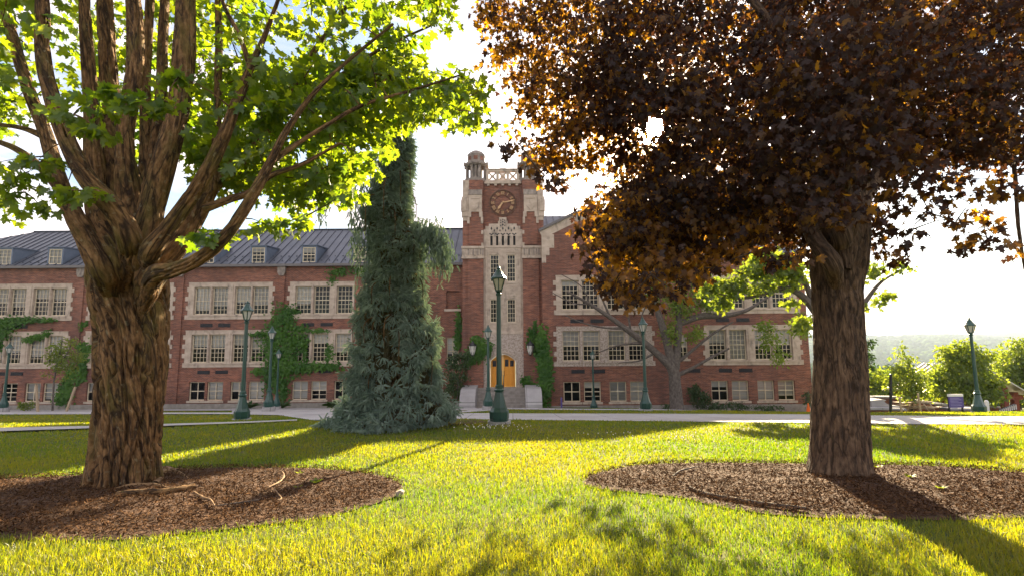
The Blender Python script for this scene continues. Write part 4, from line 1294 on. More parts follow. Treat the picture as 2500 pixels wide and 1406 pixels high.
am.box(DL - .1, DL - .001, YT + .0, YT + .048, DB, DS + .1); am.box(DR + .001, DR + .1, YT, YT + .048, DB, DS + .1)
am.build('arch_moulding', M['stone'], hall)
yd = YT + .4
for sgn in (-1, 1):
    xm = (DL + DR) / 2; x0, x1 = (DL + .02, xm - .006) if sgn < 0 else (xm + .006, DR - .02)
    d = MB()
    top = [(x, DS + (DT - DS) * (1 - abs(2 * (x - DL) / (DR - DL) - 1) ** 2.2) - .02) for x in np.linspace(x1, x0, 9)]
    d.prism([(x0, DB + .01), (x1, DB + .01)] + top, yd, yd + .07)
    for q in (.02, .34, .62):                                   # raised stiles and rails
        pass
    for zz in (DB + .01, DB + .85, DB + 1.6):
        d.box(x0 + .1, x1 - .1, yd - .02, yd + .002, zz, zz + .12)
    for xx in (x0, (x0 + x1) / 2 - .05, x1 - .1):
        d.box(xx, xx + .1, yd - .023, yd + .002, DB + .01, DS - .12)
    do = d.build('door', M['door'], hall)
    for k in (0, 1):
        xa = x0 + .14 + k * .38
        p = MB(); p.prism([(xa, DS - .38), (xa + .26, DS - .38), (xa + .26, DS + (.05 if (k == 0) == (sgn < 0) else .13)), (xa, DS + (.05 if (k == 0) == (sgn < 0) else .13))][:4], yd - .028, yd - .003); p.build('door_pane', M['grille'], do)
    h = MB(); xh = xm + sgn * .09; h.beam((xh, yd - .09, -.95), (xh, yd - .09, -.55), .03); h.beam((xh, yd - .09, -.93), (xh, yd - .02, -.93), .025); h.beam((xh, yd - .09, -.57), (xh, yd - .02, -.57), .025); h.build('handle', M['bronze'], do)
st = MB(); nst = 9; rise = (DB - BZ + .1) / nst
st.box(-2.5, .85, YT - .4, YT + .45, BZ - .3, DB)
for i in range(1, nst):
    st.box(-2.5, .85, YT - .4 - .31 * i, YT - .4 - .31 * (i - 1) - .001, BZ - .4, DB - rise * i)
st.build('steps', M['plinth'], hall)
for a, b in ((-3.55, -2.51), (.86, 1.95)):
    c = MB(); y0, y1 = YT - 3.2, YT - .1
    i = len(c.v); prof = [(y1, BZ - .4), (y0, BZ - .4), (y0, -2.6), (y0 + .35, -2.05), (y0 + 1.0, -1.68), (y1, -1.55)]
    n = len(prof)
    c.v += [(a, y, z) for y, z in prof] + [(b, y, z) for y, z in prof]
    c.f += [tuple(range(n)), tuple(range(2 * n - 1, n - 1, -1))]; c.m += [0, 0]
    for k in range(n):
        j = (k + 1) % n; c.f.append((k, n + k, n + j, j)); c.m.append(0)
    c.build('cheek_wall', M['concrete'], hall)
hr_ = MB(); hr_.beam((CX, YT - .2, -1.75), (CX, YT - .2, -.85), .05); hr_.beam((CX, YT - 2.8, -3.0), (CX, YT - 2.8, -2.3), .05); hr_.beam((CX, YT - .2, -.87), (CX, YT - 2.8, -2.32), .05); hr_.build('handrail', M['metal'], hall)
for x in (-2.89, 1.29):
    l = MB(); yl = YT - .42
    l.lathe([(.1, .62), (.2, .9), (.26, 1.25), (.02, 1.26)], (x, yl, 0), 6, 0); l.lathe([(.28, 1.26), (.3, 1.3), (.16, 1.46), (.05, 1.56), (.02, 1.66)], (x, yl, 0), 6, 1); l.lathe([(.02, .5), (.11, .58), (.11, .62)], (x, yl, 0), 6, 1)
    l.beam((x, yl, 1.5), (x, YT + .0, 1.5), .05, m=1); l.beam((x, YT - .02, 1.0), (x, YT - .02, 1.6), .16, .06, 1)
    for k in range(6):
        a = PI / 3 * k; l.beam((x + .1 * math.cos(a), yl + .1 * math.sin(a), .62), (x + .265 * math.cos(a), yl + .265 * math.sin(a), 1.25), .03, m=1)
    l.build('wall_lantern', [M['lampglass'], M['metal']], hall)

# ------------------------------------------------------------------ lamp posts
def make_lamp(h):
    """octagonal flared base, slim post, tapered six-sided lantern under an ogee cap; base at the origin"""
    root = thing('lamp_post', None, 'street lamp')
    b = MB()
    b.lathe([(.235, -.3), (.235, .06), (.25, .09), (.25, .26), (.215, .31), (.19, .36), (.15, .5), (.115, .66), (.1, .74), (.125, .76), (.13, .8), (.1, .83), (.1, .9), (.085, .93)], (0, 0, 0), 8, rot=PI / 8)
    b.build('base', M['green'], root, local=True)
    p = MB(); p.lathe([(.072, .9), (.068, 1.4), (.055, h - .78), (.075, h - .77), (.08, h - .72), (.058, h - .7)], (0, 0, 0), 14); p.build('pole', M['green'], root, local=True, smooth=False)
    l = MB(); z0, z1 = h - .66, h - .34
    l.lathe([(.055, h - .7), (.1, z0), (.1, z0 + .03), (.06, z0 + .03)], (0, 0, 0), 6)
    for k in range(6):
        a = PI / 3 * k
        l.beam((.09 * math.cos(a), .09 * math.sin(a), z0 + .02), (.178 * math.cos(a), .178 * math.sin(a), z1), .022)
    lo = l.build('lantern', M['green'], root, local=True)
    g = MB(); g.lathe([(.082, z0 + .03), (.168, z1)], (0, 0, 0), 6); g.build('glass', M['lampglass'], lo, local=True)
    r = MB(); r.lathe([(.19, z1 - .01), (.215, z1), (.21, z1 + .025), (.15, z1 + .09), (.1, z1 + .17), (.075, z1 + .23), (.04, z1 + .25), (.04, z1 + .27), (.055, z1 + .285), (.03, z1 + .31), (.008, z1 + .36)], (0, 0, 0), 10); r.build('cap', M['green'], lo, local=True)
    f = MB(); f.lathe([(.3, -.3), (.3, .02)], (0, 0, 0), 16); f.build('footing', M['concrete'], root, local=True)
    return root

LAMPS = [
    (1219, 1028, 655, 'largest green lamp post, standing on the lawn edge before the clock tower entrance'),
    (590, 1022, 740, 'green lamp post on the grass triangle between the two walkways, beside the twisted maple'),
    (1192, 991, 797, 'green lamp post standing just before the entrance steps of the clock tower'),
    (1577, 998, 778, 'green lamp post by the small leaning tree in front of the gabled wing'),
    (1450, 998, 857, 'small looking green lamp post below the gable windows, close to the brick wall'),
    (656, 993, 800, 'taller of the two green lamp posts in front of the ivy mass'),
    (675, 992, 855, 'shorter of the two green lamp posts in front of the ivy mass'),
    (2391, 1006, 780, 'green lamp post beside the purple notice board, against the valley view'),
    (2474, 1003, 875, 'small green lamp post among the bright trees beyond the notice board'),
    (8, 995, 840, 'green lamp post by the brick wall near the staked sapling and ivy'),
]
proto_lamp = make_lamp(4.0)
for i, (x, yb_, yt, lab) in enumerate(LAMPS):
    hh = 835 + (1250 - x) * .0075
    D = 4.0 * F / (yb_ - yt) * 1.0
    q = at(x, yb_, D)
    o = proto_lamp if i == 0 else copy_tree(proto_lamp)
    o.location = (q.x, q.y, max(q.z, Gf(q.x, q.y) - .12) if abs(q.z - Gf(q.x, q.y)) < .35 else Gf(q.x, q.y))
    o.rotation_euler = (0, 0, random.uniform(0, 1))
    tag(o, lab, 'street lamp', 'green lamp posts along the walkways')

# ------------------------------------------------------------------ big trees
SUNPX = (1597, 312)
def sun_gap(rad):
    def k(pos):
        x, y = to_px(pos)
        return ((x - SUNPX[0]) / rad) ** 2 + ((y - SUNPX[1]) / rad) ** 2 > rng.uniform(.75, 1.25, len(x))
    return k


def limb_pts(seq):
    """seq of (px, py, width in px, Y)"""
    return [at(x, y, Y) for x, y, w, Y in seq], [w / 2 * Y / F / math.sqrt(1 + ((x - 1250) / F) ** 2) for x, y, w, Y in seq]


def edge_dist(x, y, poly):
    d = np.full(len(x), 1e9)
    for (ax, ay), (bx, by) in zip(poly, np.roll(poly, -1, 0)):
        t = np.clip(((x - ax) * (bx - ax) + (y - ay) * (by - ay)) / ((bx - ax) ** 2 + (by - ay) ** 2 + 1e-9), 0, 1)
        d = np.minimum(d, np.hypot(x - ax - t * (bx - ax), y - ay - t * (by - ay)))
    return d


def region_centers(poly, n, ylo, yhi, swell=0):
    """spray centres whose outline seen from the lawn follows poly, spread through real depth"""
    poly = np.array(poly, float); lo, hi = poly.min(0), poly.max(0); out = []
    while len(out) < n:
        x = rng.uniform(lo[0], hi[0], n * 3); y = rng.uniform(lo[1], hi[1], n * 3)
        ok = in_poly(x, y, poly)
        x, y = x[ok], y[ok]
        k = np.clip(edge_dist(x, y, poly) / swell, .12, 1) ** .5 if swell else np.ones(len(x))
        for a, b, q in zip(x, y, k):
            out.append(tuple(at(a, b, (ylo + yhi) / 2 + rng.uniform(-.5, .5) * (yhi - ylo) * q)))
            if len(out) == n:
                break
    return np.array(out)

# left maple: thick twisted trunk splitting into many rising stems
LY = TREE_L.y
lt = thing('maple_tree', 'old maple with thick twisted trunk, many rising stems and bright green leaves', 'tree', TREE_L)
trunk_seq = [(292, 1215, 205, LY), (297, 1180, 186, LY), (304, 1120, 174, LY), (313, 1020, 172, LY), (320, 900, 183, LY + .02), (322, 800, 186, LY + .05), (316, 720, 204, LY + .08), (312, 650, 208, LY + .1), (318, 590, 186, LY + .12), (324, 540, 150, LY + .2), (330, 480, 100, LY + .3), (330, 420, 40, LY + .4)]
p_, r_ = limb_pts(trunk_seq)
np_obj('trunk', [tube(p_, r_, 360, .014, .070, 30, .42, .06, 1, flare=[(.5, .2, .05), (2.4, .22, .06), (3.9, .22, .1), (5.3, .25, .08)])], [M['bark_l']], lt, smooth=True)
LIMBS_L = [
    [(318, 590, 70, 5.42), (285, 520, 66, 5.28), (215, 440, 58, 5.2), (165, 345, 52, 5.2), (128, 240, 47, 5.2), (106, 140, 43, 5.25), (103, 0, 40, 5.3), (96, -200, 30, 5.4), (60, -420, 16, 5.6)],
    [(250, 660, 72, 5.65), (212, 585, 60, 5.62), (172, 510, 52, 5.65), (140, 430, 46, 5.75), (112, 330, 42, 5.9), (70, 220, 38, 6.1), (30, 90, 34, 6.3), (-10, -60, 26, 6.6), (-80, -300, 14, 7)],
    [(290, 640, 80, 5.75), (240, 540, 66, 5.8), (225, 420, 54, 5.85), (218, 260, 48, 5.9), (216, 100, 44, 5.95), (212, -60, 40, 6), (200, -300, 26, 6.1), (190, -520, 12, 6.2)],
    [(310, 620, 90, 6.0), (280, 480, 74, 6.1), (268, 330, 62, 6.2), (266, 180, 56, 6.25), (264, 0, 50, 6.3), (258, -250, 30, 6.4), (250, -500, 12, 6.5)],
    [(322, 600, 84, 5.7), (315, 470, 66, 5.7), (312, 330, 56, 5.75), (320, 180, 52, 5.8), (324, 60, 48, 5.85), (322, -100, 42, 5.9), (330, -400, 20, 6)],
    [(340, 560, 60, 6.2), (352, 400, 40, 6.4), (360, 220, 34, 6.5), (364, 0, 30, 6.6), (372, -240, 18, 6.7)],
    [(345, 560, 60, 6.0), (378, 420, 44, 6.1), (392, 250, 38, 6.2), (400, 60, 35, 6.3), (406, -150, 26, 6.4), (420, -400, 12, 6.6)],
    [(345, 610, 92, 5.65), (372, 500, 82, 5.65), (402, 390, 74, 5.7), (432, 260, 68, 5.75), (446, 120, 66, 5.8), (452, -20, 60, 5.85), (462, -240, 40, 5.9), (480, -500, 16, 6)],
    [(370, 610, 60, 5.45), (408, 560, 46, 5.4), (455, 495, 40, 5.35), (512, 405, 37, 5.3), (552, 320, 34, 5.3), (588, 225, 28, 5.35), (612, 165, 20, 5.4), (650, 80, 13, 5.5), (690, -30, 8, 5.6)],
    [(375, 660, 90, 5.8), (432, 600, 62, 5.85), (478, 530, 52, 5.95), (520, 455, 42, 6.05), (585, 395, 34, 6.2), (645, 330, 26, 6.4), (700, 240, 20, 6.6), (765, 130, 15, 6.8), (850, 10, 10, 7.1), (900, -90, 6, 7.3)],
    [(378, 672, 58, 5.55), (420, 660, 44, 5.4), (472, 640, 38, 5.2), (532, 598, 34, 5.05), (582, 535, 31, 5), (625, 465, 28, 5), (662, 395, 23, 5.05), (700, 320, 18, 5.1), (765, 230, 13, 5.2), (850, 150, 9, 5.4), (960, 60, 6, 5.6)],
    [(520, 470, 26, 6.0), (528, 350, 24, 6.05), (533, 200, 22, 6.1), (534, 60, 20, 6.2), (528, -100, 15, 6.3), (520, -300, 8, 6.4)],
    [(500, 510, 24, 5.5), (560, 487, 21, 5.45), (610, 470, 19, 5.4), (660, 430, 16, 5.4), (740, 400, 11, 5.4), (830, 350, 7, 5.45)],
    [(160, 480, 34, 5.9), (100, 410, 26, 6.0), (40, 365, 22, 6.1), (-40, 330, 16, 6.3), (-140, 260, 9, 6.5)],
    [(120, 340, 26, 6.2), (60, 315, 18, 6.4), (0, 305, 14, 6.6), (-90, 290, 8, 6.9)],
    [(612, 170, 16, 5.5), (585, 90, 14, 5.5), (545, 10, 11, 5.55), (520, -90, 7, 5.6)],
    [(700, 240, 14, 6.6), (820, 190, 10, 6.6), (930, 120, 8, 6.7), (1060, 60, 5, 6.8)],
    [(662, 395, 16, 5.1), (760, 330, 12, 5.3), (880, 260, 9, 5.5), (1010, 220, 7, 5.7), (1120, 185, 4, 5.8)],
]
anch = []
for k, seq in enumerate(LIMBS_L):
    w = seq[0][2]
    if k < 11:
        x0, y0, w0, Y0 = seq[0]
        seq = [(316 + (x0 - 316) * .25, y0 + 130, w0 * .3, LY + .08), (316 + (x0 - 316) * .7, y0 + 55, w0 * .72, LY + .05 + (Y0 - LY) * .5)] + seq
    if 1 < k < 8:
        seq = [(x + (random.uniform(-9, 9) if y < 500 else 0), y, w * random.uniform(.82, 1.08) * (1 if y > 300 else .9), Y + (random.uniform(-.08, .08) if y < 500 else 0)) for x, y, w, Y in seq]
    p_, r_ = limb_pts(seq)
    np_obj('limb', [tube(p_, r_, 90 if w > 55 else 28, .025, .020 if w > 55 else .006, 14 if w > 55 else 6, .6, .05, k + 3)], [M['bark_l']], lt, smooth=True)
    C, _ = spline(p_, r_, .25); anch.append(C[len(C) // 3:])
anch = np.vstack(anch)
polyA = [(440, 30), (470, -700), (1150, -700), (1120, -120), (1085, 20), (1060, 70), (1010, 95), (975, 140), (1000, 200), (1080, 175), (1145, 180), (1170, 240), (1150, 280), (1050, 290), (960, 310), (920, 370), (860, 420), (815, 460), (740, 490), (690, 515), (640, 490), (610, 420), (560, 440), (520, 430), (480, 400), (450, 330)]
polyA_low = [(440, 200), (1000, 120), (1150, 180), (1160, 270), (960, 310), (860, 420), (740, 490), (640, 490), (520, 440), (450, 380)]
polyB = [(-420, -700), (90, -700), (90, 0), (85, 200), (50, 300), (-60, 330), (-420, 360)]
polyC = [(100, -700), (470, -700), (470, 60), (440, 440), (120, 400)]
cA = region_centers(polyA, 520, 4.9, 9.3, 260)
cA2 = region_centers(polyA_low, 150, 4.9, 8.2, 200)
cB = region_centers(polyB, 250, 5.0, 9.2)
cC = region_centers(polyC, 130, 6.9, 9.2)
man = [(150, 275, 4.7), (200, 260, 4.72), (250, 235, 4.7), (310, 228, 4.7), (370, 240, 4.72), (410, 250, 4.75), (230, 310, 4.7), (250, 320, 4.72), (180, 280, 4.7), (340, 255, 4.7), (280, 255, 4.7), (400, 195, 4.9), (440, 185, 4.9),
       (95, 390, 5.3), (70, 420, 5.4), (30, 440, 5.4), (120, 400, 5.4), (20, 480, 5.5), (-20, 400, 5.6), (60, 470, 5.5), (160, 465, 5.0), (215, 470, 4.95), (140, 480, 5.0), (520, 570, 5.0), (495, 580, 5.0), (640, 545, 5.2), (700, 545, 5.3), (735, 535, 5.3),
       (1175, 285, 5.6), (1140, 300, 5.6), (1110, 270, 5.6), (1130, 245, 5.7), (1170, 225, 5.7), (1150, 200, 5.8), (1100, 215, 5.8), (1070, 250, 5.7), (860, 455, 5.3), (830, 480, 5.4), (900, 400, 5.3), (930, 370, 5.3),
       (-10, 230, 6), (30, 250, 6.1), (10, 510, 5.6), (100, 505, 5.5)]
cM = np.array([tuple(at(*m)) for m in man])
gl = [sprays(cA, .36, 17, .135, MAPLE, .3, .7, .45), sprays(cA2, .34, 18, .135, MAPLE, .3, .7, .45), sprays(cB, .36, 18, .135, MAPLE, .3, .7, .45), sprays(cC, .4, 22, .14, MAPLE, .3, .7, .45), sprays(cM, .19, 18, .11, MAPLE, .35, .7, .5)]
tw_ = twigs(np.vstack([cA, cA2, cB, cM]), anch, .008, .06, 1)
np_obj('crown', gl + tw_, [M['leaf_g'], M['bark_l']], lt)

# right tree: straight furrowed trunk and a dense crimson crown
RY_ = TREE_R.y
rt = thing('crimson_maple_tree', 'maple with dense dark purple and orange leaves over a straight furrowed trunk', 'tree', TREE_R)
p_, r_ = limb_pts([(2052, 1195, 178, RY_), (2050, 1165, 166, RY_), (2050, 1110, 151, RY_), (2050, 1010, 144, RY_), (2051, 900, 135, RY_), (2047, 800, 128, RY_), (2043, 710, 131, RY_), (2047, 640, 150, RY_), (2058, 570, 140, RY_), (2066, 480, 118, RY_ + .02), (2072, 400, 102, RY_ + .05), (2078, 250, 82, RY_ + .1), (2085, 80, 66, RY_ + .2), (2095, -150, 46, RY_ + .3), (2100, -450, 20, RY_ + .4)])
np_obj('trunk', [tube(p_, r_, 300, .014, .020, 44, .30, .02, 21, flare=[(.3, .20, .2), (2.9, .12, .06), (1.7, .14, .06), (4.5, .2, .1)])], [M['bark_r']], rt, smooth=True)
p_, r_ = limb_pts([(2066, 660, 30, RY_ - .30), (2066, 610, 62, RY_ - .25), (2072, 570, 66, RY_ - .23), (2078, 530, 30, RY_ - .2)])
np_obj('burl', [tube(p_, r_, 40, .02, .012, 12, .2, .3, 33)], [M['bark_r']], rt, smooth=True)
LIMBS_R = [
    [(2030, 640, 52, 6.0), (1990, 585, 46, 5.9), (1955, 500, 44, 5.75), (1900, 420, 36, 5.7), (1800, 330, 28, 5.6), (1660, 260, 20, 5.5), (1500, 210, 12, 5.4), (1330, 180, 6, 5.4)],
    [(2050, 560, 60, 6.2), (1980, 420, 44, 6.4), (1880, 280, 34, 6.6), (1740, 130, 24, 6.8), (1560, 0, 14, 7), (1380, -80, 7, 7.2)],
    [(2080, 540, 54, 6.2), (2140, 430, 44, 6.3), (2230, 330, 34, 6.4), (2350, 250, 26, 6.5), (2500, 180, 18, 6.6), (2680, 120, 9, 6.8)],
    [(2075, 400, 46, 5.9), (2150, 250, 36, 5.8), (2260, 100, 28, 5.7), (2380, -60, 18, 5.6), (2500, -200, 8, 5.5)],
    [(2075, 380, 44, 5.9), (1990, 220, 34, 5.8), (1880, 60, 26, 5.7), (1760, -100, 18, 5.6), (1640, -260, 8, 5.5)],
    [(2425, 215, 20, 8.2), (2462, 310, 17, 8.1), (2478, 430, 14, 7.9), (2486, 550, 12, 7.8), (2502, 660, 7, 7.8)],
]
anch = []
for k, seq in enumerate(LIMBS_R):
    if k != 5:
        seq = [(x, y, w, Y + min(1.9, .45 * i)) for i, (x, y, w, Y) in enumerate(seq)]
        if True:
            x0, y0, w0, Y0 = seq[0]
            seq = [(2052, y0 + 110, w0 * .4, RY_ + .05), (2052 + (x0 - 2052) * .5, y0 + 50, w0 * .8, RY_ + (Y0 - RY_) * .4)] + seq
    p_, r_ = limb_pts(seq)
    np_obj('limb', [tube(p_, r_, 24, .05, .006, 12, .3, .02, 40 + k)], [M['bark_r']], rt, smooth=True)
    C, _ = spline(p_, r_, .25); anch.append(C[len(C) // 4:])
anch = np.vstack(anch)
polyP = [(1160, -700), (3200, -700), (3200, 480), (2620, 480), (2500, 440), (2150, 430), (2130, 560), (2120, 620), (1985, 600), (1900, 590), (1830, 590), (1740, 625), (1660, 650), (1600, 690), (1530, 690), (1480, 640), (1440, 570), (1430, 520), (1470, 480), (1500, 430), (1470, 400), (1400, 420), (1340, 405), (1300, 350), (1245, 330), (1270, 270), (1240, 190), (1180, 130)]
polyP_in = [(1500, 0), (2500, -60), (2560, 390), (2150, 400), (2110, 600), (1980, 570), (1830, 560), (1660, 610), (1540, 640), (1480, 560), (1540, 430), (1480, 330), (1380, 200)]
polyP_l = [(1165, -30), (1600, -40), (1560, 250), (1460, 390), (1400, 410), (1340, 400), (1300, 350), (1250, 320), (1280, 260), (1240, 190), (1190, 120)]
cP = region_centers(polyP, 1000, 5.6, 10.4, 330)
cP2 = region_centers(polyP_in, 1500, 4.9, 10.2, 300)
cP4 = region_centers([(1440, 560), (1500, 400), (1700, 300), (1950, 330), (2090, 430), (2100, 560), (1960, 590), (1800, 600), (1650, 650), (1540, 680), (1460, 620)], 230, 8.5, 13.5)  # far side of the crown, extra depth added to throw dappled shade on the lawn
cPF = region_centers([(1900, 60), (2200, 40), (2260, 420), (2140, 450), (2110, 520), (1990, 560), (1880, 470)], 95, 4.7, 5.6)
cP5 = region_centers([(1470, 540), (1530, 480), (1900, 500), (1900, 595), (1760, 640), (1660, 690), (1600, 725), (1530, 725), (1460, 680)], 120, 5.6, 7.6, 120)
cP3 = region_centers(polyP_l, 250, 6.0, 9.0, 200)
man = [(2160, 470), (2185, 520), (2165, 560), (2160, 610), (2185, 640), (2215, 600), (2230, 560), (2270, 520), (2265, 470), (2320, 480), (2340, 530), (2390, 520), (2380, 570), (2440, 590), (2360, 600), (2470, 470), (2488, 620), (2440, 440), (2280, 430), (2345, 440), (2400, 470), (2430, 540), (2215, 440), (2200, 480),
       (1500, 700), (1530, 735), (1560, 730), (1600, 735), (1620, 700), (1650, 715), (1470, 690), (1450, 650), (1430, 600), (1415, 560), (1420, 520), (1445, 500), (1680, 690), (1560, 690), (1515, 665), (1590, 670), (1640, 660), (1700, 660), (1740, 655), (1890, 640), (1930, 630), (1790, 625), (1850, 615), (1960, 620), (1330, 430), (1370, 440), (1300, 400), (1235, 355), (1265, 350)]
cPM = np.array([tuple(at(x, y, rng.uniform(5.0, 6.4))) for x, y in man])
kg = sun_gap(25)
edge = lambda c: None
gp = [sprays(cP, .34, 24, .088, MAPLE, .4, .5, .7, keep=kg, light_tint=-.13), sprays(cP2, .34, 22, .086, MAPLE, .4, .5, .7, keep=kg, light_tint=-.24), sprays(cP3, .32, 23, .08, MAPLE, .4, .5, .7, keep=kg, light_tint=.1), sprays(cP4, .5, 18, .125, MAPLE, .4, .6, .6, keep=kg), sprays(cPF, .3, 22, .086, MAPLE, .4, .5, .7, keep=kg, light_tint=-.24), sprays(cP5, .26, 22, .088, MAPLE, .4, .5, .7, light_tint=.14), sprays(cPM, .16, 18, .088, MAPLE, .5, .45, .8, keep=kg)]  # colour shifts paint shade into inner sprays and amber backlight into outer ones
tw_ = twigs(np.vstack([cP, cP3, cPM]), anch, .007, .03, 1)
np_obj('crown', gp + tw_, [M['leaf_p'], M['bark_r']], rt)

# roots, fallen wood and weeds on the mulch
def on_bed(px, py, lift=.06):
    q = hit(px, py); q.z += lift; return q
def stick(name, label, pxs, wpx, m, cat, lift=.075, amp=.004, nseg=8):
    q = [on_bed(x, y, lift) for x, y in pxs]; D = q[0].y
    rad = [w / 2 * D / F for w in wpx]
    g = tube(q, rad, nseg, .03, amp, 6, .1, 0, random.randrange(80))
    o = np_obj(name, [g], [m], loc=q[0], smooth=True)
    return tag(o, label, cat)
M['root'] = noisy('bare_root', [(.3, (.13, .075, .035)), (.7, (.30, .19, .10))], (20, 20, 4), 2, 6, .8, .4, attr='bark')
for pxs, w in (([(372, 1178), (398, 1150), (430, 1156), (465, 1178)], [30, 16, 12, 5]), ([(380, 1165), (440, 1152), (512, 1160)], [22, 9, 3]), ([(376, 1190), (395, 1170), (384, 1150)], [20, 12, 6])):
    q = [on_bed(x, y, .03) for x, y in pxs]
    np_obj('root', [tube(q, [v / 2 * q[0].y / F for v in w], 10, .03, .006, 6, .1, 0, 5)], [M['root']], lt, smooth=True)
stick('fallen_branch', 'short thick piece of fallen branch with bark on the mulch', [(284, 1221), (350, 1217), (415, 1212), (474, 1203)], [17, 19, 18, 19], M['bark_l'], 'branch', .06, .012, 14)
stick('bark_strip', 'reddish curled strip of bark lying against the maple trunk base', [(276, 1205), (320, 1198), (372, 1196), (412, 1203)], [5, 13, 12, 4], M['root'], 'bark', .055, .008)
stick('bare_twig', 'pale curved twig bent like a hook on the mulch', [(655, 1205), (680, 1192), (692, 1178), (688, 1166), (672, 1160)], [3, 5, 5, 4, 2], M['root'], 'twig')
stick('bare_twig', 'thin pale twig below the hook-shaped twig', [(668, 1207), (680, 1225), (686, 1235), (676, 1240)], [2, 3, 3, 1.5], M['root'], 'twig')
stick('bare_twig', 'peeled splinter of wood beside the fallen branch piece', [(473, 1217), (492, 1232), (512, 1238), (524, 1254)], [3, 8, 5, 2], M['root'], 'twig')
stick('bare_twig', 'long dark thin twig crossing the mulch in front of the fallen branch', [(520, 1254), (575, 1247), (630, 1239)], [2, 3.5, 2], M['bark_s'], 'twig')
stick('bare_twig', 'bent brown stick lying left in the mulch of the purple maple', [(1643, 1176), (1662, 1163), (1690, 1155), (1705, 1152)], [3, 4.5, 4, 2], M['bark_s'], 'twig')
stick('edging_pipe', 'long dark pipe lying along the front edge of the mulch bed', [(1683, 1200), (1720, 1214), (1790, 1228), (1850, 1238), (1910, 1246), (1972, 1254)], [7, 8, 8, 8, 8, 7], M['bark_s'], 'pipe', .045, .002)
def weed(px, py, n, s, label):
    q = on_bed(px, py, .05)
    a = rng.uniform(0, 2 * PI, n); pos = np.array([tuple(q)] * n) + np.stack([np.cos(a), np.sin(a), 0 * a + .4], 1) * rng.uniform(.0, s * .4, (n, 1))
    o = np_obj('weed', [leaves(pos, np.stack([np.cos(a), np.sin(a), .7 + 0 * a], 1), unit(n) * .4 + np.array([0, 0, 1.]), rng.uniform(.5, 1, n) * s, OVAL, rng.uniform(.4, 1, n))], [M['leaf_y']], loc=q)
    tag(o, label, 'weed')
weed(770, 1190, 16, .08, 'small green weed growing alone in the middle of the mulch')
weed(732, 1165, 8, .06, 'tiny yellowish weed near the back edge of the mulch')
weed(726, 1202, 7, .055, 'tiny yellow seedling beside the hook-shaped twig')
weed(2140, 1150, 12, .09, 'thin weed shooting up beside the straight maple trunk')
weed(2222, 1176, 12, .08, 'leafy weed on the mulch behind the trunk shadow')
weed(2297, 1204, 14, .06, 'low tuft of weed on the mulch near the frame edge')
weed(1600, 1245, 8, .06, 'weed at the lawn edge in front of the pipe') if False else None
q = on_bed(976, 1213, .05); mb = MB(); mb.prism([(q.x - .04, q.z - .04), (q.x + .035, q.z - .04), (q.x + .045, q.z + .01), (q.x + .01, q.z + .03), (q.x - .04, q.z + .01)], q.y - .03, q.y + .03)
tag(mb.build('pale_stone', M['stone'], loc=q), 'pale stone at the tip of the mulch bed', 'stone')
# clover flowers in the lawn
cl = MB()
for cx, cy, sx, sy, n in ((1180, 1047, 110, 9, 60), (1670, 1075, 45, 9, 22), (900, 1044, 130, 4, 25), (1890, 1085, 20, 4, 6), (1500, 1065, 60, 8, 12)):
    for _ in range(n):
        q = hit(random.gauss(cx, sx * .6), random.gauss(cy, sy * .6))
        if any(in_poly(np.array([q.x]), np.array([q.y]), p)[0] for p in path_polys):
            continue
        cl.lathe([(.005, -.01), (.012, 0), (.005, .011)], (q.x, q.y, q.z + .07), 5)
tag(cl.build('clover_flowers', M['white'], loc=(0, 0, 0)), 'white clover flowers dotted over the lawn', 'flowers', kind='stuff')

# ------------------------------------------------------------------ weeping blue spruce
SB = at(968, 1034, 12.6); SB.z = Gf(SB.x, SB.y)
sp = thing('blue_spruce_tree', 'tall narrow weeping blue spruce with drooping shaggy branches', 'tree', SB)
SY = 12.6
prof = [(1040, 770, 1128), (1015, 800, 1122), (985, 822, 1114), (950, 840, 1103), (900, 845, 1095), (850, 851, 1085), (800, 860, 1074), (750, 872, 1052), (700, 890, 1042), (650, 896, 1042), (620, 893, 1050), (600, 890, 1060), (570, 888, 1050), (540, 880, 1020), (500, 885, 1022), (450, 905, 1020), (400, 925, 1020), (350, 935, 1015), (310, 945, 1000), (285, 955, 985), (262, 966, 974)]
pz, pc, pr = [], [], []
for y, a, b in prof:
    A, B_ = at(a, y, SY), at(b, y, SY); pz.append(A.z); pc.append((A.x + B_.x) / 2); pr.append((B_.x - A.x) / 2)
pz, pc, pr = map(np.array, (pz, pc, pr))
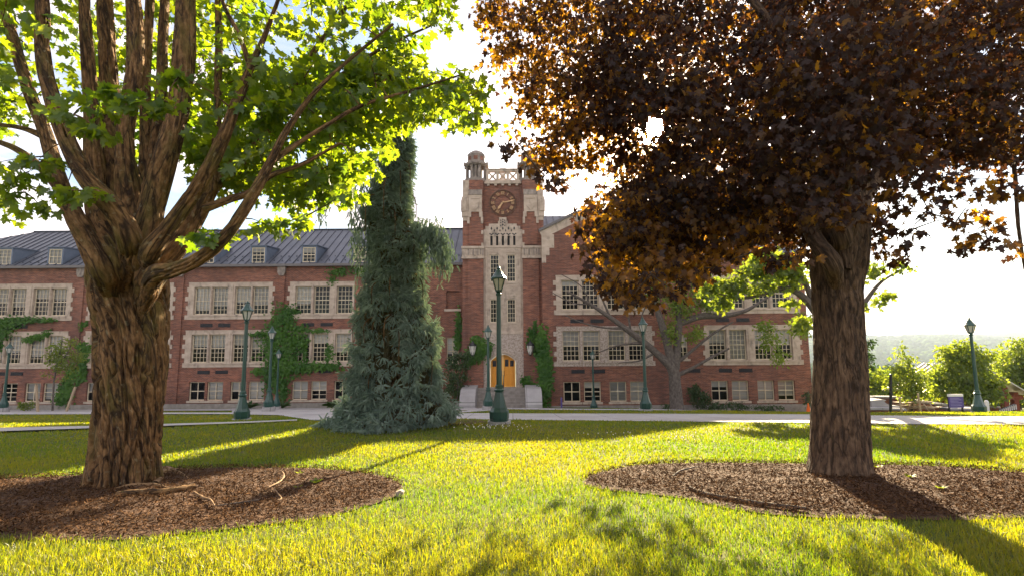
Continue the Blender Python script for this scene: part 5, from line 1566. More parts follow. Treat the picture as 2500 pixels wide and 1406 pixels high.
# drooping sprig outline: a bent spine with needles down both sides
sv, sf = [], []
for i, t in enumerate(np.linspace(.02, 1, 13)):
    c = np.array([0, t, -.18 * t * t])
    for s in (-1, 1):
        L_ = .2 * (1 - .55 * t); k = len(sv)
        e = c + np.array([s * L_, L_ * .9, .05 * (i % 3 - 1) + .02])
        w_ = np.array([0, .06, 0])
        sv += [c - w_, c + w_, e]; sf.append((k, k + 1, k + 2))
    k = len(sv); e = c + np.array([0.02, L_ * .7, .17]); sv += [c - w_ * 1.2, c + w_ * 1.2, e]; sf.append((k, k + 1, k + 2))
SPRIG = (np.array(sv), np.array(sf))
def spruce_shell(N, lo, hi):
    z = pz.min() + (pz.max() - pz.min()) * rng.random(N) ** 1.55
    a = rng.uniform(0, 2 * PI, N)
    R = np.interp(z, pz, pr); cx = np.interp(z, pz, pc)
    lump = .78 + .44 * vnoise(a / (2 * PI) * 9, z * 1.7, 9, 4) * (.6 + .8 * vnoise(a / (2 * PI) * 22, z * 3.4, 22, 7))
    tier = .92 + .12 * np.sin(z * 9 + 5 * vnoise(a / (2 * PI) * 6, z * .8, 6, 12))
    f = np.minimum(1.08, (lump * tier)) * rng.uniform(lo, hi, N) ** .5
    gap = vnoise(a / (2 * PI) * 14, z * .55, 14, 15)
    ok = (gap > .24) | (rng.random(N) < .35)
    rad = np.maximum(.08, R - .14) * f
    pos = np.stack([cx + np.cos(a) * rad, SY + np.sin(a) * rad * .95, z], 1)
    out = np.stack([np.cos(a), np.sin(a), 0 * a], 1)
    return pos[ok], out[ok], a[ok], z[ok]
pos, out, a_, z_ = spruce_shell(2700, .6, .98)
per = 13; N = len(pos) * per
ic = np.repeat(np.arange(len(pos)), per)
cr = rng.uniform(.10, .2, len(pos))
d = unit(N); d = d + out[ic] * .55 + np.array([0, 0, -.45]); d /= np.linalg.norm(d, axis=1)[:, None]
q = pos[ic] + d * (cr[ic] * rng.uniform(.15, .8, N))[:, None]
q[:, 2] = np.maximum(q[:, 2], G(q[:, 0], q[:, 1]) + .08)
tint = np.clip(rng.normal(.5, .2, len(pos))[ic] + rng.normal(0, .16, N), 0, 1)
g1 = leaves(q, d + np.array([0, 0, -.35]), out[ic] + np.array([0, 0, .5]) + unit(N) * .5, rng.uniform(.09, .17, N), SPRIG, tint, 0)
# inner dead brown needles
pos, out, a_, z_ = spruce_shell(5000, .2, .62)
pos[:, 2] = np.maximum(pos[:, 2], G(pos[:, 0], pos[:, 1]) + .1)
tip = out * .3 + np.array([0, 0, -1.0]) + unit(len(pos)) * .3
g2_ = leaves(pos, tip, out + unit(len(pos)) * .3, rng.uniform(.2, .34, len(pos)), SPRIG, rng.random(len(pos)), 1)
# trailing side branches and the skirt
ex, exn = [], []
for seq, n, sg in (([(1010, 545), (1045, 548), (1068, 568), (1082, 595)], 420, .3), ([(930, 425), (890, 440), (868, 500), (875, 570), (868, 620)], 330, .3), ([(940, 380), (850, 400), (800, 450), (785, 520)], 200, .25), ([(930, 470), (900, 520), (905, 590)], 110, .3), ([(1020, 560), (1055, 550), (1075, 580), (1085, 610), (1078, 640)], 420, .42), ([(1000, 540), (1050, 570), (1060, 620)], 160, .4),
                   ([(860, 1010), (810, 1022), (770, 1034)], 160, .2), ([(860, 1030), (800, 1036), (758, 1040)], 120, .12), ([(900, 620), (890, 680), (880, 740)], 120, .3)):
    C, _ = spline([at(x, y, SY - .2) for x, y in seq], [0] * len(seq), .02)
    i = rng.integers(0, len(C), n); q = C[i] + rng.normal(0, sg * .35, (n, 3)); q[:, 2] -= rng.random(n) * sg
    q[:, 2] = np.maximum(q[:, 2], G(q[:, 0], q[:, 1]) + .07); ex.append(q)
ex = np.vstack(ex)
g3 = leaves(ex, unit(len(ex)) * .5 + np.array([0, -.2, -.9]), unit(len(ex)) * .5 + np.array([0, -1, .4]), rng.uniform(.1, .19, len(ex)), SPRIG, np.clip(rng.normal(.4, .2, len(ex)), 0, 1), 0)
np_obj('crown', [g1, g2_, g3], [M['needle'], M['needle_y']], sp)
tp = [at(969, y, SY) for y in (1060, 1000, 850, 700, 550, 400, 270)]
tr = [tube(tp, [.2, .16, .14, .12, .09, .06, .02], 14, .08, .012, 8, .2, 0, 60)]
for k in range(70):                                   # bare hanging twigs
    z = random.uniform(.6, 6.2); a = random.uniform(0, 2 * PI); R = float(np.interp(z, pz, pr)) * random.uniform(.5, .95); cx = float(np.interp(z, pz, pc))
    q0 = Vector((cx, SY, z + .25)); q1 = Vector((cx + R * math.cos(a), SY + R * math.sin(a), z)); q2 = q1 + Vector((.06 * math.cos(a), .06 * math.sin(a), -random.uniform(.4, 1.0)))
    tr.append(tube([q0, q1, q2], [.02, .014, .006], 5, .12, 0, seed=k))
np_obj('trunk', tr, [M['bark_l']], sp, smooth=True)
q0 = [hit(*v) for v in ((1080, 1030), (1120, 1026), (1180, 1028), (1195, 1033), (1120, 1038), (1060, 1040))]
mb = MB(); mb.face([(v.x, v.y, v.z + .03) for v in reversed(q0)]); tag(mb.build('mulch_patch', M['mulch'], loc=q0[0]), 'dark bare earth at the foot of the blue spruce', 'mulch', kind='structure')

# ------------------------------------------------------------------ generic trees and shrubs
def leafy(name, label, cat, base, stems, blobs, m, n, size, tmpl=OVAL, trunk_m='bark_s', group=None, spray_r=.3, per=10, dy=0.0, tw_r=.006, twig=True, crown='crown', up=.4):
    """stems: px polylines (px, py, width); blobs: (px, py, rx, ry) crown lumps in px at the tree's own distance, as deep as they are wide"""
    t = thing(name, label, cat, base, group); Y = base.y
    an = []
    if stems:
        gs = []
        for k, s in enumerate(stems):
            s4 = [(x, y, w, Y + (yo[0] if yo else 0)) for x, y, w, *yo in s]
            p, r = limb_pts(s4); gs.append(tube(p, r, 10, max(.08, Y * .006), .0 if Y > 20 else .004, 6, .3, 0, k + 11)); C, _ = spline(p, r, .3); an.append(C)
        np_obj('trunk', gs, [M[trunk_m]], t, smooth=True)
    if not blobs:
        return t
    w = np.array([b[2] * b[3] for b in blobs]); w = w / w.sum()
    cs = []
    for b, k in zip(blobs, np.maximum(1, (w * n / per).astype(int))):
        d = unit(k) * rng.random((k, 1)) ** .38
        c = np.array(at(b[0], b[1], Y)); s = Y / F
        cs.append(c + d * np.array([b[2] * s, max(b[2], b[3]) * s * .85, b[3] * s]))
    cs = np.vstack(cs)
    cs[:, 2] = np.maximum(cs[:, 2], G(cs[:, 0], cs[:, 1]) + .05)
    g = [sprays(cs, spray_r, per, size, tmpl, .5, up, .45)]
    if twig and an:
        g += twigs(cs[:220], np.vstack(an), tw_r, .03, 1, 4)
    np_obj(crown, g, [M[m], M[trunk_m]], t)
    return t


def gbase(px, py, Y, dz=0):
    q = at(px, py, Y); q.z = Gf(q.x, q.y) + dz; return q

# small leaning tree before the gabled wing
b = gbase(1652, 998, 31.5)
leafy('leaning_tree', 'small spreading tree with leaning grey trunk, half bare, before the gabled wing', 'tree', b,
      [[(1654, 1010, 44), (1652, 990, 36), (1648, 940, 31), (1642, 900, 28), (1610, 868, 18), (1575, 838, 17), (1525, 800, 14), (1490, 775, 11), (1440, 742, 8), (1385, 712, 5)],
       [(1642, 905, 27), (1632, 850, 22), (1615, 790, 18), (1600, 740, 14), (1592, 690, 12), (1590, 640, 7)],
       [(1648, 900, 24), (1654, 840, 20), (1658, 780, 17), (1655, 730, 14), (1662, 670, 12), (1670, 610, 7)],
       [(1656, 790, 18), (1710, 772, 17), (1770, 770, 14), (1820, 758, 10), (1860, 735, 7), (1890, 715, 4)],
       
       [(1655, 915, 12), (1690, 898, 8), (1740, 870, 7), (1780, 850, 5)], [(1660, 880, 10), (1690, 855, 8), (1740, 815, 6), (1790, 785, 4)],
       [(1575, 838, 9), (1540, 838, 6), (1500, 845, 4), (1450, 865, 2)], [(1525, 800, 8), (1480, 800, 5), (1430, 790, 3), (1380, 770, 2)], [(1490, 775, 7), (1470, 730, 4), (1450, 690, 2.5), (1440, 660, 2)],
       [(1540, 812, 7), (1530, 760, 4), (1500, 720, 3), (1490, 680, 2)], [(1440, 742, 5), (1400, 740, 3), (1350, 715, 2)], [(1440, 742, 5), (1420, 700, 3), (1370, 670, 2)], [(1600, 860, 7), (1560, 880, 4), (1510, 885, 2)], [(1570, 835, 6), (1565, 780, 4), (1580, 740, 3)]],
      [(1740, 740, 40, 26), (1600, 700, 45, 40), (1660, 740, 40, 40), (1720, 710, 40, 40), (1640, 810, 22, 35), (1700, 810, 22, 22), (1880, 820, 22, 35), (1900, 870, 14, 24), (1955, 790, 25, 28), (1860, 790, 18, 12), (1660, 660, 60, 30)],
      'leaf_t', 5200, .2, OVAL, 'bark_s', None, .38, 9, twig=True, tw_r=.008)
b = gbase(2052, 1012, 19.5)
leafy('arching_tree', 'tree mostly hidden behind the purple maple trunk, one arching limb with sunlit yellow-green leaves', 'tree', b,
      [[(2052, 1020, 46), (2048, 940, 40), (2040, 850, 34), (2016, 798, 28), (1988, 756, 23), (1958, 722, 19), (1925, 705, 16), (1890, 708, 13), (1850, 722, 9), (1800, 728, 6), (1750, 715, 3)],
       [(2030, 825, 26), (1998, 770, 20), (1978, 720, 17), (1960, 682, 13), (1925, 650, 9), (1880, 630, 6)], [(2048, 880, 30), (2070, 800, 22), (2110, 740, 14), (2150, 690, 9), (2200, 660, 4)], [(1890, 708, 8), (1850, 680, 6), (1800, 665, 4)]],
      [(1770, 695, 42, 26), (1835, 665, 46, 26), (1900, 650, 45, 26), (1945, 660, 25, 25), (1765, 735, 30, 16), (1850, 700, 50, 16), (1720, 705, 20, 16), (1930, 690, 30, 18), (1880, 625, 50, 18), (1935, 740, 14, 14), (1960, 790, 18, 24), (2130, 660, 20, 20), (2150, 720, 18, 14), (2200, 650, 20, 14), (2130, 745, 10, 10)],
      'leaf_y', 2200, .19, MAPLE, 'bark_s', None, .34, 9, twig=True, tw_r=.006)

# staked sapling by the left wall
b = gbase(127, 994, 32.5)
leafy('staked_sapling', 'slim young tree with fresh yellow-green leaves before the brick wall, held by two stakes', 'tree', b, [[(128, 1002, 6), (132, 930, 5), (142, 880, 4), (152, 830, 3)], [(140, 895, 3), (165, 860, 2.5), (178, 830, 1.5)], [(140, 890, 3), (128, 865, 2.5), (124, 840, 1.5)]],
      [(150, 855, 30, 26), (135, 870, 18, 22), (165, 880, 28, 20), (178, 830, 10, 10), (190, 865, 12, 10), (115, 912, 12, 5), (160, 922, 14, 4), (178, 898, 10, 8), (140, 900, 12, 12)], 'leaf_y', 1500, .15, OVAL, 'bark_s', None, .28, 8)
for (x0, y0, x1, y1, lab) in ((88, 938, 94, 998, 'nearly upright wooden stake beside the thin sapling'), (184, 944, 161, 998, 'slanting wooden stake beside the thin sapling')):
    q0, q1 = at(x0, y0, 31.5), at(x1, y1, 31.5); q1.z = Gf(q1.x, q1.y) - .1
    mb = MB(); mb.beam(q1, q0, .1); tag(mb.build('wooden_stake', M['wood'], loc=q1), lab, 'stake', 'sapling stakes')

# ivy on the walls: leaves held close to the brick
def ivy(label, blobs, y, n, size=.19, m='leaf_i', name='ivy', thick=.28, cat='ivy'):
    w = np.array([bb[2] * bb[3] for bb in blobs], float); w /= w.sum(); P_ = []
    for bb, k in zip(blobs, np.maximum(6, (w * n).astype(int))):
        d = rng.normal(0, .55, (k, 2)); c = at(bb[0], bb[1], y); s = y / F
        P_.append(np.stack([c.x + d[:, 0] * bb[2] * s, y - .03 - rng.random(k) ** 1.5 * thick * min(1, bb[2] * s), c.z + d[:, 1] * bb[3] * s], 1))
    P_ = np.vstack(P_); P_[:, 2] = np.maximum(P_[:, 2], G(P_[:, 0], P_[:, 1]) + .06); N = len(P_)
    c0 = P_.mean(0)
    clump = vnoise(P_[:, 0] * 1.4 + 60, P_[:, 2] * 1.4 + 60, seed=3)
    g = leaves(P_, np.array([0, -.35, -1]) + unit(N) * .6, np.array([0, -1, .5]) + unit(N) * .5, size * rng.uniform(.6, 1.25, N), IVY, np.clip(clump + rng.normal(0, .2, N), 0, 1))
    o = np_obj(name, [g], [M[m]], loc=(float(c0[0]), y, float(c0[2])))
    return tag(o, label, cat, 'ivy patches on the hall walls' if cat == 'ivy' else None)
ivy('broad green ivy mass climbing between two window groups behind the lamp posts', [(695, 775, 24, 30), (680, 820, 32, 36), (720, 835, 24, 22), (690, 880, 34, 34), (675, 925, 24, 30), (690, 955, 14, 22), (730, 895, 40, 14), (790, 893, 50, 9), (640, 814, 28, 5), (745, 845, 6, 28), (805, 865, 9, 26), (770, 806, 30, 4), (715, 760, 14, 8), (640, 905, 20, 8), (660, 850, 10, 30), (730, 800, 22, 8)], YL, 5200)
ivy('green ivy band trailing above the second row of windows at the far end', [(20, 788, 34, 12), (60, 780, 30, 7), (110, 780, 28, 4), (10, 812, 20, 14), (0, 840, 8, 12)], YL, 1300)
ivy('dark ivy strand crossing the top of a stone window band', [(75, 828, 12, 6), (95, 820, 14, 6), (118, 812, 10, 6), (66, 826, 6, 8)], YL, 320)
ivy('dark ivy column climbing from the ground behind the sapling', [(165, 955, 16, 26), (178, 915, 14, 24), (150, 975, 14, 10), (205, 890, 10, 24), (212, 850, 12, 14), (195, 845, 8, 10), (205, 915, 7, 12), (198, 795, 6, 8), (212, 788, 5, 5)], YL, 1700)
ivy('sparse light green ivy under the roof edge beside the spruce top', [(830, 664, 26, 10), (812, 684, 8, 14), (880, 658, 22, 9), (890, 668, 14, 10)], YL, 430, .15)
ivy('narrow ivy strip climbing the brick beside the tower', [(1120, 790, 5, 30), (1118, 830, 6, 22), (1130, 796, 5, 5)], YL, 420)
ivy('ivy spreading over the tower pier left of the oak doors', [(1170, 850, 18, 22), (1150, 872, 14, 14), (1192, 850, 8, 12), (1160, 830, 10, 8)], YT - .1, 1100)
ivy('tall dark ivy curtain on the wall right of the oak doors', [(1326, 870, 12, 50), (1330, 930, 13, 46), (1322, 830, 8, 26), (1336, 900, 10, 30)], YR, 2600, thick=.7)
ivy('thin ivy on the tower pier right of the oak doors', [(1300, 815, 10, 14), (1294, 840, 8, 12), (1285, 930, 10, 12), (1306, 795, 4, 14), (1310, 850, 6, 20), (1300, 940, 10, 6)], YT - .1, 620)

def bush(label, base, blobs, n, size=.13, m='leaf_b', name='shrub', tmpl=OVAL, spray_r=.2, group=None):
    return leafy(name, label, 'shrub', base, [[(blobs[0][0], blobs[0][1] + blobs[0][3], 5), (blobs[0][0], blobs[0][1], 3)]], blobs, m, n, size, tmpl, 'bark_s', group, spray_r, 10, twig=False, crown='foliage')
bush('large loose green shrub hiding the base of the tower left of the steps', gbase(1120, 990, 35.3), [(1118, 930, 28, 45), (1105, 900, 20, 35), (1125, 880, 24, 25), (1100, 960, 18, 30), (1130, 965, 18, 20), (1140, 868, 14, 10)], 3000, .15)
bush('rounded dark shrub against the wall beside the leaning trunk', gbase(1705, 997, 34.3), [(1703, 968, 26, 26), (1695, 950, 14, 14), (1718, 980, 20, 16)], 1700, .13)
bush('low spreading bush under the right-hand basement windows', gbase(1770, 998, 34.0), [(1755, 990, 28, 9), (1795, 988, 26, 10), (1815, 992, 14, 6)], 900, .12, group='low bushes along the hall')
bush('low bush between the leaning trunk and the lamp post', gbase(1630, 998, 33.5), [(1632, 992, 12, 7)], 200, .12, group='low bushes along the hall')
bush('low bush near the corner of the right wing', gbase(1880, 998, 34.0), [(1860, 994, 22, 6), (1895, 993, 18, 6)], 420, .12, group='low bushes along the hall')
bush('bright low bush under the window beside the wooden stakes', gbase(66, 993, 35), [(68, 986, 16, 9), (52, 990, 10, 6)], 420, .13, 'leaf_y')
bush('slim shrub at the corner beside the purple maple trunk', gbase(1968, 998, 33.5), [(1968, 965, 9, 16), (1972, 985, 8, 10)], 300, .12)
def fern(px, py, Y, label):
    q = gbase(px, py, Y); n = 26; a = rng.uniform(0, 2 * PI, n)
    tipd = np.stack([np.cos(a), np.sin(a), rng.uniform(.3, 1.2, n)], 1)
    o = np_obj('fern', [leaves(np.array([tuple(q)] * n) + unit(n) * .08 + np.array([0, 0, .1]), tipd, unit(n) * .2 + np.array([0, 0, 1.]), rng.uniform(.5, .85, n), (OVAL[0] * np.array([.35, 1, 1.6]), OVAL[1]), rng.random(n))], [M['leaf_b']], loc=q)
    tag(o, label, 'plant', 'spiky plants along the plinth')
fern(612, 992, 36.5, 'spiky dark plant at the plinth beside the grass triangle lamp post')
fern(690, 992, 36.5, 'spiky dark plant at the plinth under the ivy mass')
fern(812, 992, 36.5, 'spiky dark plant at the plinth beside the blue spruce')

# ------------------------------------------------------------------ terrace on the right
def wallrun(name, label, pts, th, mats, cat='wall'):
    """low brick wall with stone cap: pts of (px, py top, Y)"""
    q = [at(*p) for p in pts]; root = thing(name, label, cat, q[0])
    b, c = MB(), MB()
    for p0, p1 in zip(q[:-1], q[1:]):
        d = Vector((p1.x - p0.x, p1.y - p0.y, 0)).normalized(); n = Vector((-d.y, d.x, 0)) * th / 2
        for mb, zt0, zt1, zb0, zb1, e in ((b, p0.z - .1, p1.z - .1, Gf(p0.x, p0.y) - .6, Gf(p1.x, p1.y) - .6, 1.0), (c, p0.z, p1.z, p0.z - .1, p1.z - .1, 1.25)):
            f = [Vector((p0.x, p0.y, zb0)) - n * e, Vector((p1.x, p1.y, zb1)) - n * e, Vector((p1.x, p1.y, zb1)) + n * e, Vector((p0.x, p0.y, zb0)) + n * e]
            g = [Vector((p0.x, p0.y, zt0)) - n * e, Vector((p1.x, p1.y, zt1)) - n * e, Vector((p1.x, p1.y, zt1)) + n * e, Vector((p0.x, p0.y, zt0)) + n * e]
            i = len(mb.v); mb.v += [tuple(v) for v in f + g]
            for qd in ((0, 3, 2, 1), (4, 5, 6, 7), (0, 1, 5, 4), (1, 2, 6, 5), (2, 3, 7, 6), (3, 0, 4, 7)):
                mb.f.append(tuple(i + k for k in qd)); mb.m.append(0)
    b.build('brickwork', mats[0], root); c.build('coping', mats[1], root)
wallrun('terrace_wall', 'long low curved brick wall with pale coping at the terrace edge', [(2040, 966, 29), (2110, 965.5, 29), (2180, 966, 29), (2230, 973, 28.6), (2280, 981, 28), (2330, 988, 27), (2400, 996, 25.5)], .4, (M['brick'], M['concrete']))
wallrun('terrace_wall', 'short brick wall section behind the purple notice board', [(2305, 994, 24.6), (2345, 993.5, 24.6), (2385, 995, 24.6)], .45, (M['brick'], M['concrete']))
wallrun('terrace_wall', 'far brick wall running past the red pavilion posts', [(2360, 983, 31), (2400, 987, 31), (2440, 992, 31), (2480, 996, 31)], .4, (M['brick'], M['concrete']))
wallrun('terrace_wall', 'low brick ledge under the pale curved seat', [(2060, 991.5, 26), (2125, 991.5, 26), (2168, 992, 26), (2192, 993, 26)], .9, (M['brick'], M['concrete']))
q = at(2112, 991, 26.3); mb = MB(); s = 26.3 / F
pr2 = [(-.9, 0), (1.7, 0), (1.5, .04), (1.05, .08), (.8, .19), (.7, .28), (.82, .36), (.6, .39), (0, .33), (-.9, .24)]
mb.prism([(q.x + a, q.z + b_ + .01) for a, b_ in pr2], q.y - .45, q.y + .45); tag(mb.build('curved_seat', M['concrete'], loc=q), 'pale curved concrete seat on the brick ledge beside the purple maple trunk', 'seat')
q0, q1 = at(2173, 1003, 24.4), at(2175, 915, 24.4); mb = MB(); mb.beam((q0.x, q0.y, Gf(q0.x, q0.y) - .2), q1, .085); mb.lathe([(.06, 0), (.06, .04), (.01, .07)], tuple(q1), 8); tag(mb.build('dark_post', M['metal'], loc=q0), 'thin dark post standing alone before the terrace wall', 'post')
def table(px, py, Y, w, lab, rz):
    q = at(px, py, Y); q.z = Gf(q.x, q.y); r = thing('picnic_table', lab, 'picnic table', (0, 0, 0), 'picnic tables on the terrace')
    mb = MB()
    for i in range(5):
        mb.box(-w / 2, w / 2, -.38 + .155 * i, -.38 + .155 * i + .145, .7, .745)
    mb.build('table_top', M['wood'], r, local=True)
    for sgn in (-1, 1):
        mb = MB()
        for i in range(2):
            y = sgn * .74 + (i - 1) * .15; mb.box(-w / 2, w / 2, y, y + .14, .42, .46)
        mb.build('bench', M['wood'], r, local=True)
    for x in (-w / 2 + .3, w / 2 - .3):
        mb = MB(); mb.beam((x, -.7, 0), (x, -.28, .7), .09, .05); mb.beam((x, .7, 0), (x, .28, .7), .09, .05); mb.beam((x + .05, -.85, .395), (x + .05, .85, .395), .05, .09)
        mb.build('leg_frame', M['wood'], r, local=True)
    r.location = q; r.rotation_euler = (0, 0, rz); r.scale = (.8, .8, .8)
table(2212, 1003, 27.6, 1.3, 'wooden picnic table standing further back beside the young tree', .25)
table(2250, 1004, 26.6, 1.3, 'wooden picnic table nearer the slanting pale stake', .45)
for (x0, y0, x1, y1, lab) in ((2195, 968, 2202, 1006, 'dull thin stake leaning by the picnic tables'), (2241, 960, 2249, 1006, 'pale wooden stake leaning in front of the picnic tables')):
    q0, q1 = at(x0, y0, 23.8), at(x1, y1, 23.8); q1.z = Gf(q1.x, q1.y) - .1; mb = MB(); mb.beam(q1, q0, .06); tag(mb.build('wooden_stake', M['wood'], loc=q1), lab, 'stake', 'young tree stakes')
# notice board
q = at(2335, 1005, 23.0); q.z = Gf(q.x, q.y); sg = thing('notice_board', 'purple notice board with a white header on two dark legs', 'sign', q)
zt = at(2335, 961, 23).z; zp = at(2335, 967, 23).z; zl = at(2335, 994, 23).z
for x in (-.30, .30):
    mb = MB(); mb.box(q.x + x - .025, q.x + x + .025, q.y - .02, q.y + .04, q.z - .2, zp); mb.build('leg', M['metal'], sg)
mb = MB(); mb.box(q.x - .33, q.x + .33, q.y - .055, q.y - .021, zl, zp); mb.build('panel', M['purple'], sg)
mb = MB(); mb.box(q.x - .335, q.x + .335, q.y - .065, q.y + .02, zp + .002, zt); mb.build('header', M['white'], sg)
mb = MB(); zz = zp - .06
for k, wd in enumerate((.42, .5, .36, .5, .44, .5, .3)):
    mb.box(q.x - .27, q.x - .27 + wd, q.y - .06, q.y - .0551, zz - .022, zz); zz -= .065
M['pale_purple'] = mat('faded_sign_text', (.3, .27, .5), .6)
mb.build('text_lines', M['pale_purple'], sg)
# pavilion
pv = at(2340, 1000, 31); pv.z = Gf(pv.x, pv.y); pav = thing('picnic_pavilion', 'open timber pavilion with ribbed pale metal roof half hidden by a bright tree', 'pavilion', pv)
xl, xr = at(2236, 950, 31).x, at(2446, 950, 31).x; ze = at(2240, 957, 31).z; xm = (xl + xr) / 2; zr = ze + (xm - xl) * .62
rf2 = MB()
for y0, y1 in ((29.2, 33.5),):
    rf2.prism([(xl, ze), (xl, ze - .06), (xm, zr - .06), (xr, ze - .06), (xr, ze), (xm, zr)], y0, y1)
    for i in range(11):
        y = y0 + .1 + (y1 - y0 - .2) * i / 10
        rf2.beam((xl, y, ze + .03), (xm, y, zr + .03), .07, .05); rf2.beam((xr, y, ze + .03), (xm, y, zr + .03), .07, .05)
rf2.build('roof', M['palemetal'], pav)
for i, x in enumerate((xl + .5, xm - 1.0, xr - 1.1, xr - .5)):
    for y in (29.8, 32.9):
        mb = MB(); mb.box(x - .14, x + .14, y - .14, y + .14, Gf(x, y) - .3, ze + (.1 if i in (0, 3) else .4)); mb.build('post', M['redwood'], pav)
for y in (29.8, 32.9):
    mb = MB(); mb.box(xl + .1, xr - .1, y - .16, y - .145, ze - .32, ze - .07); mb.build('beam', M['redwood'], pav)
mb = MB(); q = gbase(2411, 1003, 24.5); mb.box(q.x - .06, q.x + .06, q.y - .06, q.y + .06, q.z - .1, q.z + .52); mb.lathe([(.075, .52), (.06, .56), (.01, .58)], tuple(q), 8); tag(mb.build('white_bollard', M['white'], loc=q), 'short white post beside the red pavilion posts', 'bollard')
# ribbed rail by the frame edge
rk = at(2450, 1004, 24.5); rk.z = Gf(rk.x, rk.y); rail = thing('handrail', 'low sloping dark rail with white balusters near the notice board lamp', 'railing', rk)
mb = MB(); mb.beam((rk.x - .2, rk.y, rk.z + .1), (rk.x + .9, rk.y + .3, rk.z + .32), .05); mb.beam((rk.x - .2, rk.y, rk.z - .05), (rk.x + .9, rk.y + .3, rk.z + .1), .05); mb.build('rail', M['metal'], rail)
for i in range(9):
    t = i / 8; mb = MB(); mb.box(rk.x - .2 + 1.1 * t - .02, rk.x - .2 + 1.1 * t + .02, rk.y + .3 * t - .05, rk.y + .3 * t - .026, rk.z - .05 + .14 * t, rk.z + .11 + .21 * t); mb.build('baluster', M['white'], rail)
q = gbase(1974, 1000, 33); mb = MB(); mb.box(q.x - .19, q.x + .19, q.y - .19, q.y + .19, q.z - .02, q.z + .04); mb.lathe([(.15, .04), (.03, .62), (.02, .64)], tuple(q), 12); tag(mb.build('traffic_cone', M['orange'], loc=q), 'small orange cone by the wall beside the purple maple trunk', 'traffic cone')
q = gbase(1371, 997, 33); mb = MB(); mb.box(q.x - .05, q.x + .05, q.y - .05, q.y + .05, q.z - .1, q.z + .62); mb.lathe([(.06, .62), (.05, .68), (.01, .7)], tuple(q), 8); tag(mb.build('marker_post', M['purple'], loc=q), 'short purple marker post before the right basement windows', 'post')

# bright trees beyond the terrace
b = gbase(2226, 1004, 27)
leafy('young_tree', 'slim young tree with airy bright leaves and upright top shoots', 'tree', b, [[(2226, 1006, 5), (2227, 960, 4.5), (2222, 900, 4), (2205, 860, 2.5), (2198, 842, 1.5)]],
      [(2222, 920, 36, 34), (2215, 955, 32, 22), (2240, 940, 26, 34), (2200, 905, 22, 24), (2200, 850, 7, 14), (2212, 872, 10, 14), (2228, 878, 6, 10), (2175, 872, 4, 4), (2180, 930, 14, 18)], 'leaf_y', 2600, .16, OVAL, 'bark_s', 'bright trees beyond the terrace', .3, 9, up=.6)
b = gbase(2350, 1000, 28.2)
leafy('broad_tree', 'broad dense bright green tree behind the purple notice board', 'tree', b, [[(2350, 1010, 14), (2348, 950, 12), (2345, 880, 7)]],
      [(2345, 880, 50, 42), (2320, 915, 52, 40), (2380, 920, 52, 45), (2340, 955, 66, 28), (2390, 960, 50, 24), (2310, 860, 16, 20), (2345, 850, 30, 22), (2395, 870, 26, 26), (2290, 935, 26, 26), (2420, 940, 22, 24)], 'leaf_y', 9000, .19, OVAL, 'bark_s', 'bright trees beyond the terrace', .36, 10, up=.6)
b = gbase(2490, 1000, 36)
leafy('broad_tree', 'bright green tree behind the smaller lamp post at the frame edge', 'tree', b, [[(2490, 1010, 12), (2488, 940, 10), (2490, 860, 6)]],
      [(2480, 880, 40, 44), (2465, 920, 36, 36), (2510, 900, 50, 60), (2480, 960, 56, 26), (2440, 955, 20, 22), (2478, 838, 14, 16), (2560, 920, 60, 60)], 'leaf_y', 7000, .25, OVAL, 'bark_s', 'bright trees beyond the terrace', .5, 10, up=.6)
b = gbase(2150, 1000, 44)
leafy('hedge_tree', 'rounded green tree rising just over the terrace wall beside the maple trunk', 'tree', b, [[(2150, 1010, 10), (2150, 940, 6)]], [(2140, 925, 40, 30), (2170, 950, 40, 26), (2125, 955, 36, 22), (2190, 945, 30, 26), (2090, 940, 40, 34)], 'leaf_y', 3600, .28, OVAL, 'bark_s', 'bright trees beyond the terrace', .5, 10)
b = gbase(2118, 1000, 30)
leafy('thin_tree', 'thin sparse young tree half hidden behind the purple maple trunk', 'tree', b, [[(2112, 1004, 5), (2114, 900, 3.5), (2120, 830, 2)], [(2114, 915, 2.5), (2130, 880, 1.5)]], [(2122, 840, 10, 14), (2120, 872, 12, 14), (2128, 895, 12, 8), (2116, 910, 10, 12)], 'leaf_b', 420, .18, OVAL, 'bark_s', None, .25, 7)
b = gbase(2250, 985, 60)
for k, (x, y, rx, ry, D, lab) in enumerate(((2230, 950, 60, 34, 62, 'darker tree low beyond the terrace behind the young tree'), (2420, 965, 60, 30, 66, 'dark tree low beyond the terrace behind the pavilion roof'), (2110, 930, 50, 40, 70, 'tree below the terrace close to the purple maple trunk'), (2320, 945, 60, 32, 78, 'tree on the slope behind the broad bright tree'), (2480, 950, 60, 36, 74, 'tree on the slope at the frame edge'), (2180, 915, 34, 26, 85, 'rounded tree farther down the slope behind the young tree'))):
    q = gbase(x, y, D)
    leafy('slope_tree', lab, 'tree', q, [[(x, y + 70, 8), (x, y + 10, 5)]], [(x, y, rx, ry), (x + rx * .4, y + 14, rx * .6, ry), (x - rx * .4, y + 12, rx * .6, ry * .9), (x, y + ry, rx, ry)], ('leaf_y', 'leaf_b')[k in (1, 5)], 3000, .45, OVAL, 'bark_s', 'trees on the slope below the terrace', .8, 10)
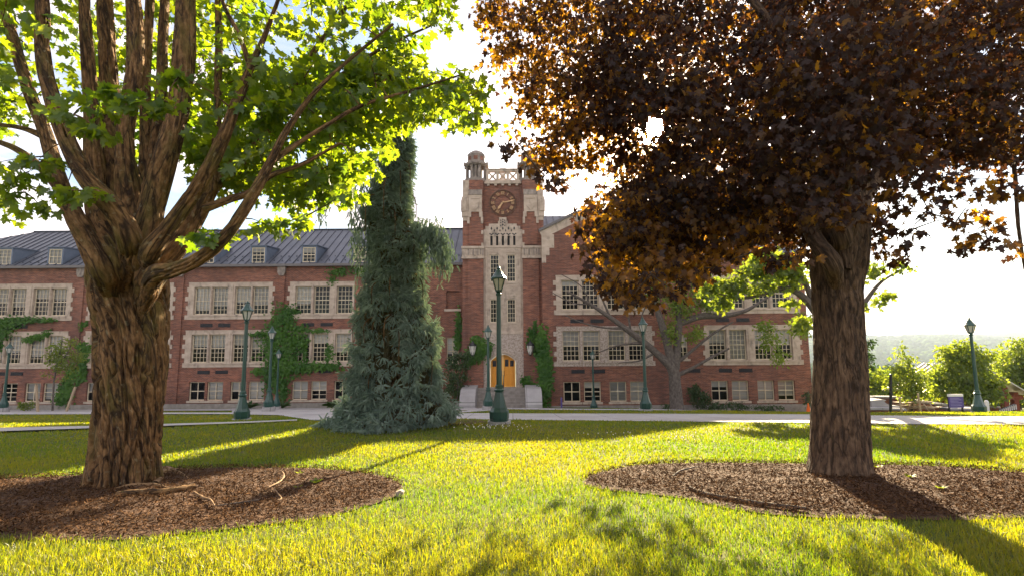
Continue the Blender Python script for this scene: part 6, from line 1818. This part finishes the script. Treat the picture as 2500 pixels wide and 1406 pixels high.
# far woodland of the valley: one mass of crowns
ico_v, ico_f = [], []
tphi = (1 + 5 ** .5) / 2
iv = np.array([(-1, tphi, 0), (1, tphi, 0), (-1, -tphi, 0), (1, -tphi, 0), (0, -1, tphi), (0, 1, tphi), (0, -1, -tphi), (0, 1, -tphi), (tphi, 0, -1), (tphi, 0, 1), (-tphi, 0, -1), (-tphi, 0, 1)]) / math.sqrt(1 + tphi ** 2)
if_ = np.array([(0, 11, 5), (0, 5, 1), (0, 1, 7), (0, 7, 10), (0, 10, 11), (1, 5, 9), (5, 11, 4), (11, 10, 2), (10, 7, 6), (7, 1, 8), (3, 9, 4), (3, 4, 2), (3, 2, 6), (3, 6, 8), (3, 8, 9), (4, 9, 5), (2, 4, 11), (6, 2, 10), (8, 6, 7), (9, 8, 1)])
N = 26000
y = 220 + 3300 * rng.random(N) ** .8; x = y * rng.uniform(.45, 1.5, N)
dn = vnoise(x / 260 + 20, y / 340 + 20, seed=30) * .6 + vnoise(x / 90 + 20, y / 120 + 20, seed=31) * .4
field = (y > 1050) & (y < 1560)
okf = ((dn > .42) & ~field) | (rng.random(N) < .03) | ((y > 1560) & (y < 2100) & (dn > .2))
x, y = x[okf], y[okf]; N = len(x)
rad = rng.uniform(5, 11, N) * np.clip(y / 900, .8, 1.9)
V = iv[None] * (rng.uniform(.7, 1.25, (N, 12)) * rad[:, None])[..., None] * np.array([1, 1, .9])
V = V + np.stack([x, y, G(x, y) + rad * .55], 1)[:, None, :]
Fi = (if_[None] + (np.arange(N) * 12)[:, None, None]).reshape(-1, 3)
fw = np_obj('far_woods', [(V.reshape(-1, 3), Fi, 0, np.repeat(np.clip(rng.normal(.5, .25, N), 0, 1), 12))], [M['haywood']], loc=(1500, 1500, -60))
tag(fw, 'distant woodland filling the valley below the campus', 'woodland', kind='stuff')

# ------------------------------------------------------------------ haze over the valley
HZ = bpy.data.materials.new('valley_haze'); HZ.use_nodes = True
hn, hl_ = HZ.node_tree.nodes, HZ.node_tree.links; hn.clear()
ho = hn.new('ShaderNodeOutputMaterial'); hv = hn.new('ShaderNodeVolumePrincipled')
hv.inputs['Color'].default_value = (.66, .78, .95, 1); hv.inputs['Density'].default_value = 1.8e-4; hv.inputs['Anisotropy'].default_value = .0
hl_.new(hv.outputs[0], ho.inputs['Volume'])
hb = MB(); hb.box(-13000, 13000, -300, 9300, -110, 75)
tag(hb.build('haze', HZ, loc=(0, 0, 0)), 'thin pale haze over the valley', 'haze', kind='stuff')
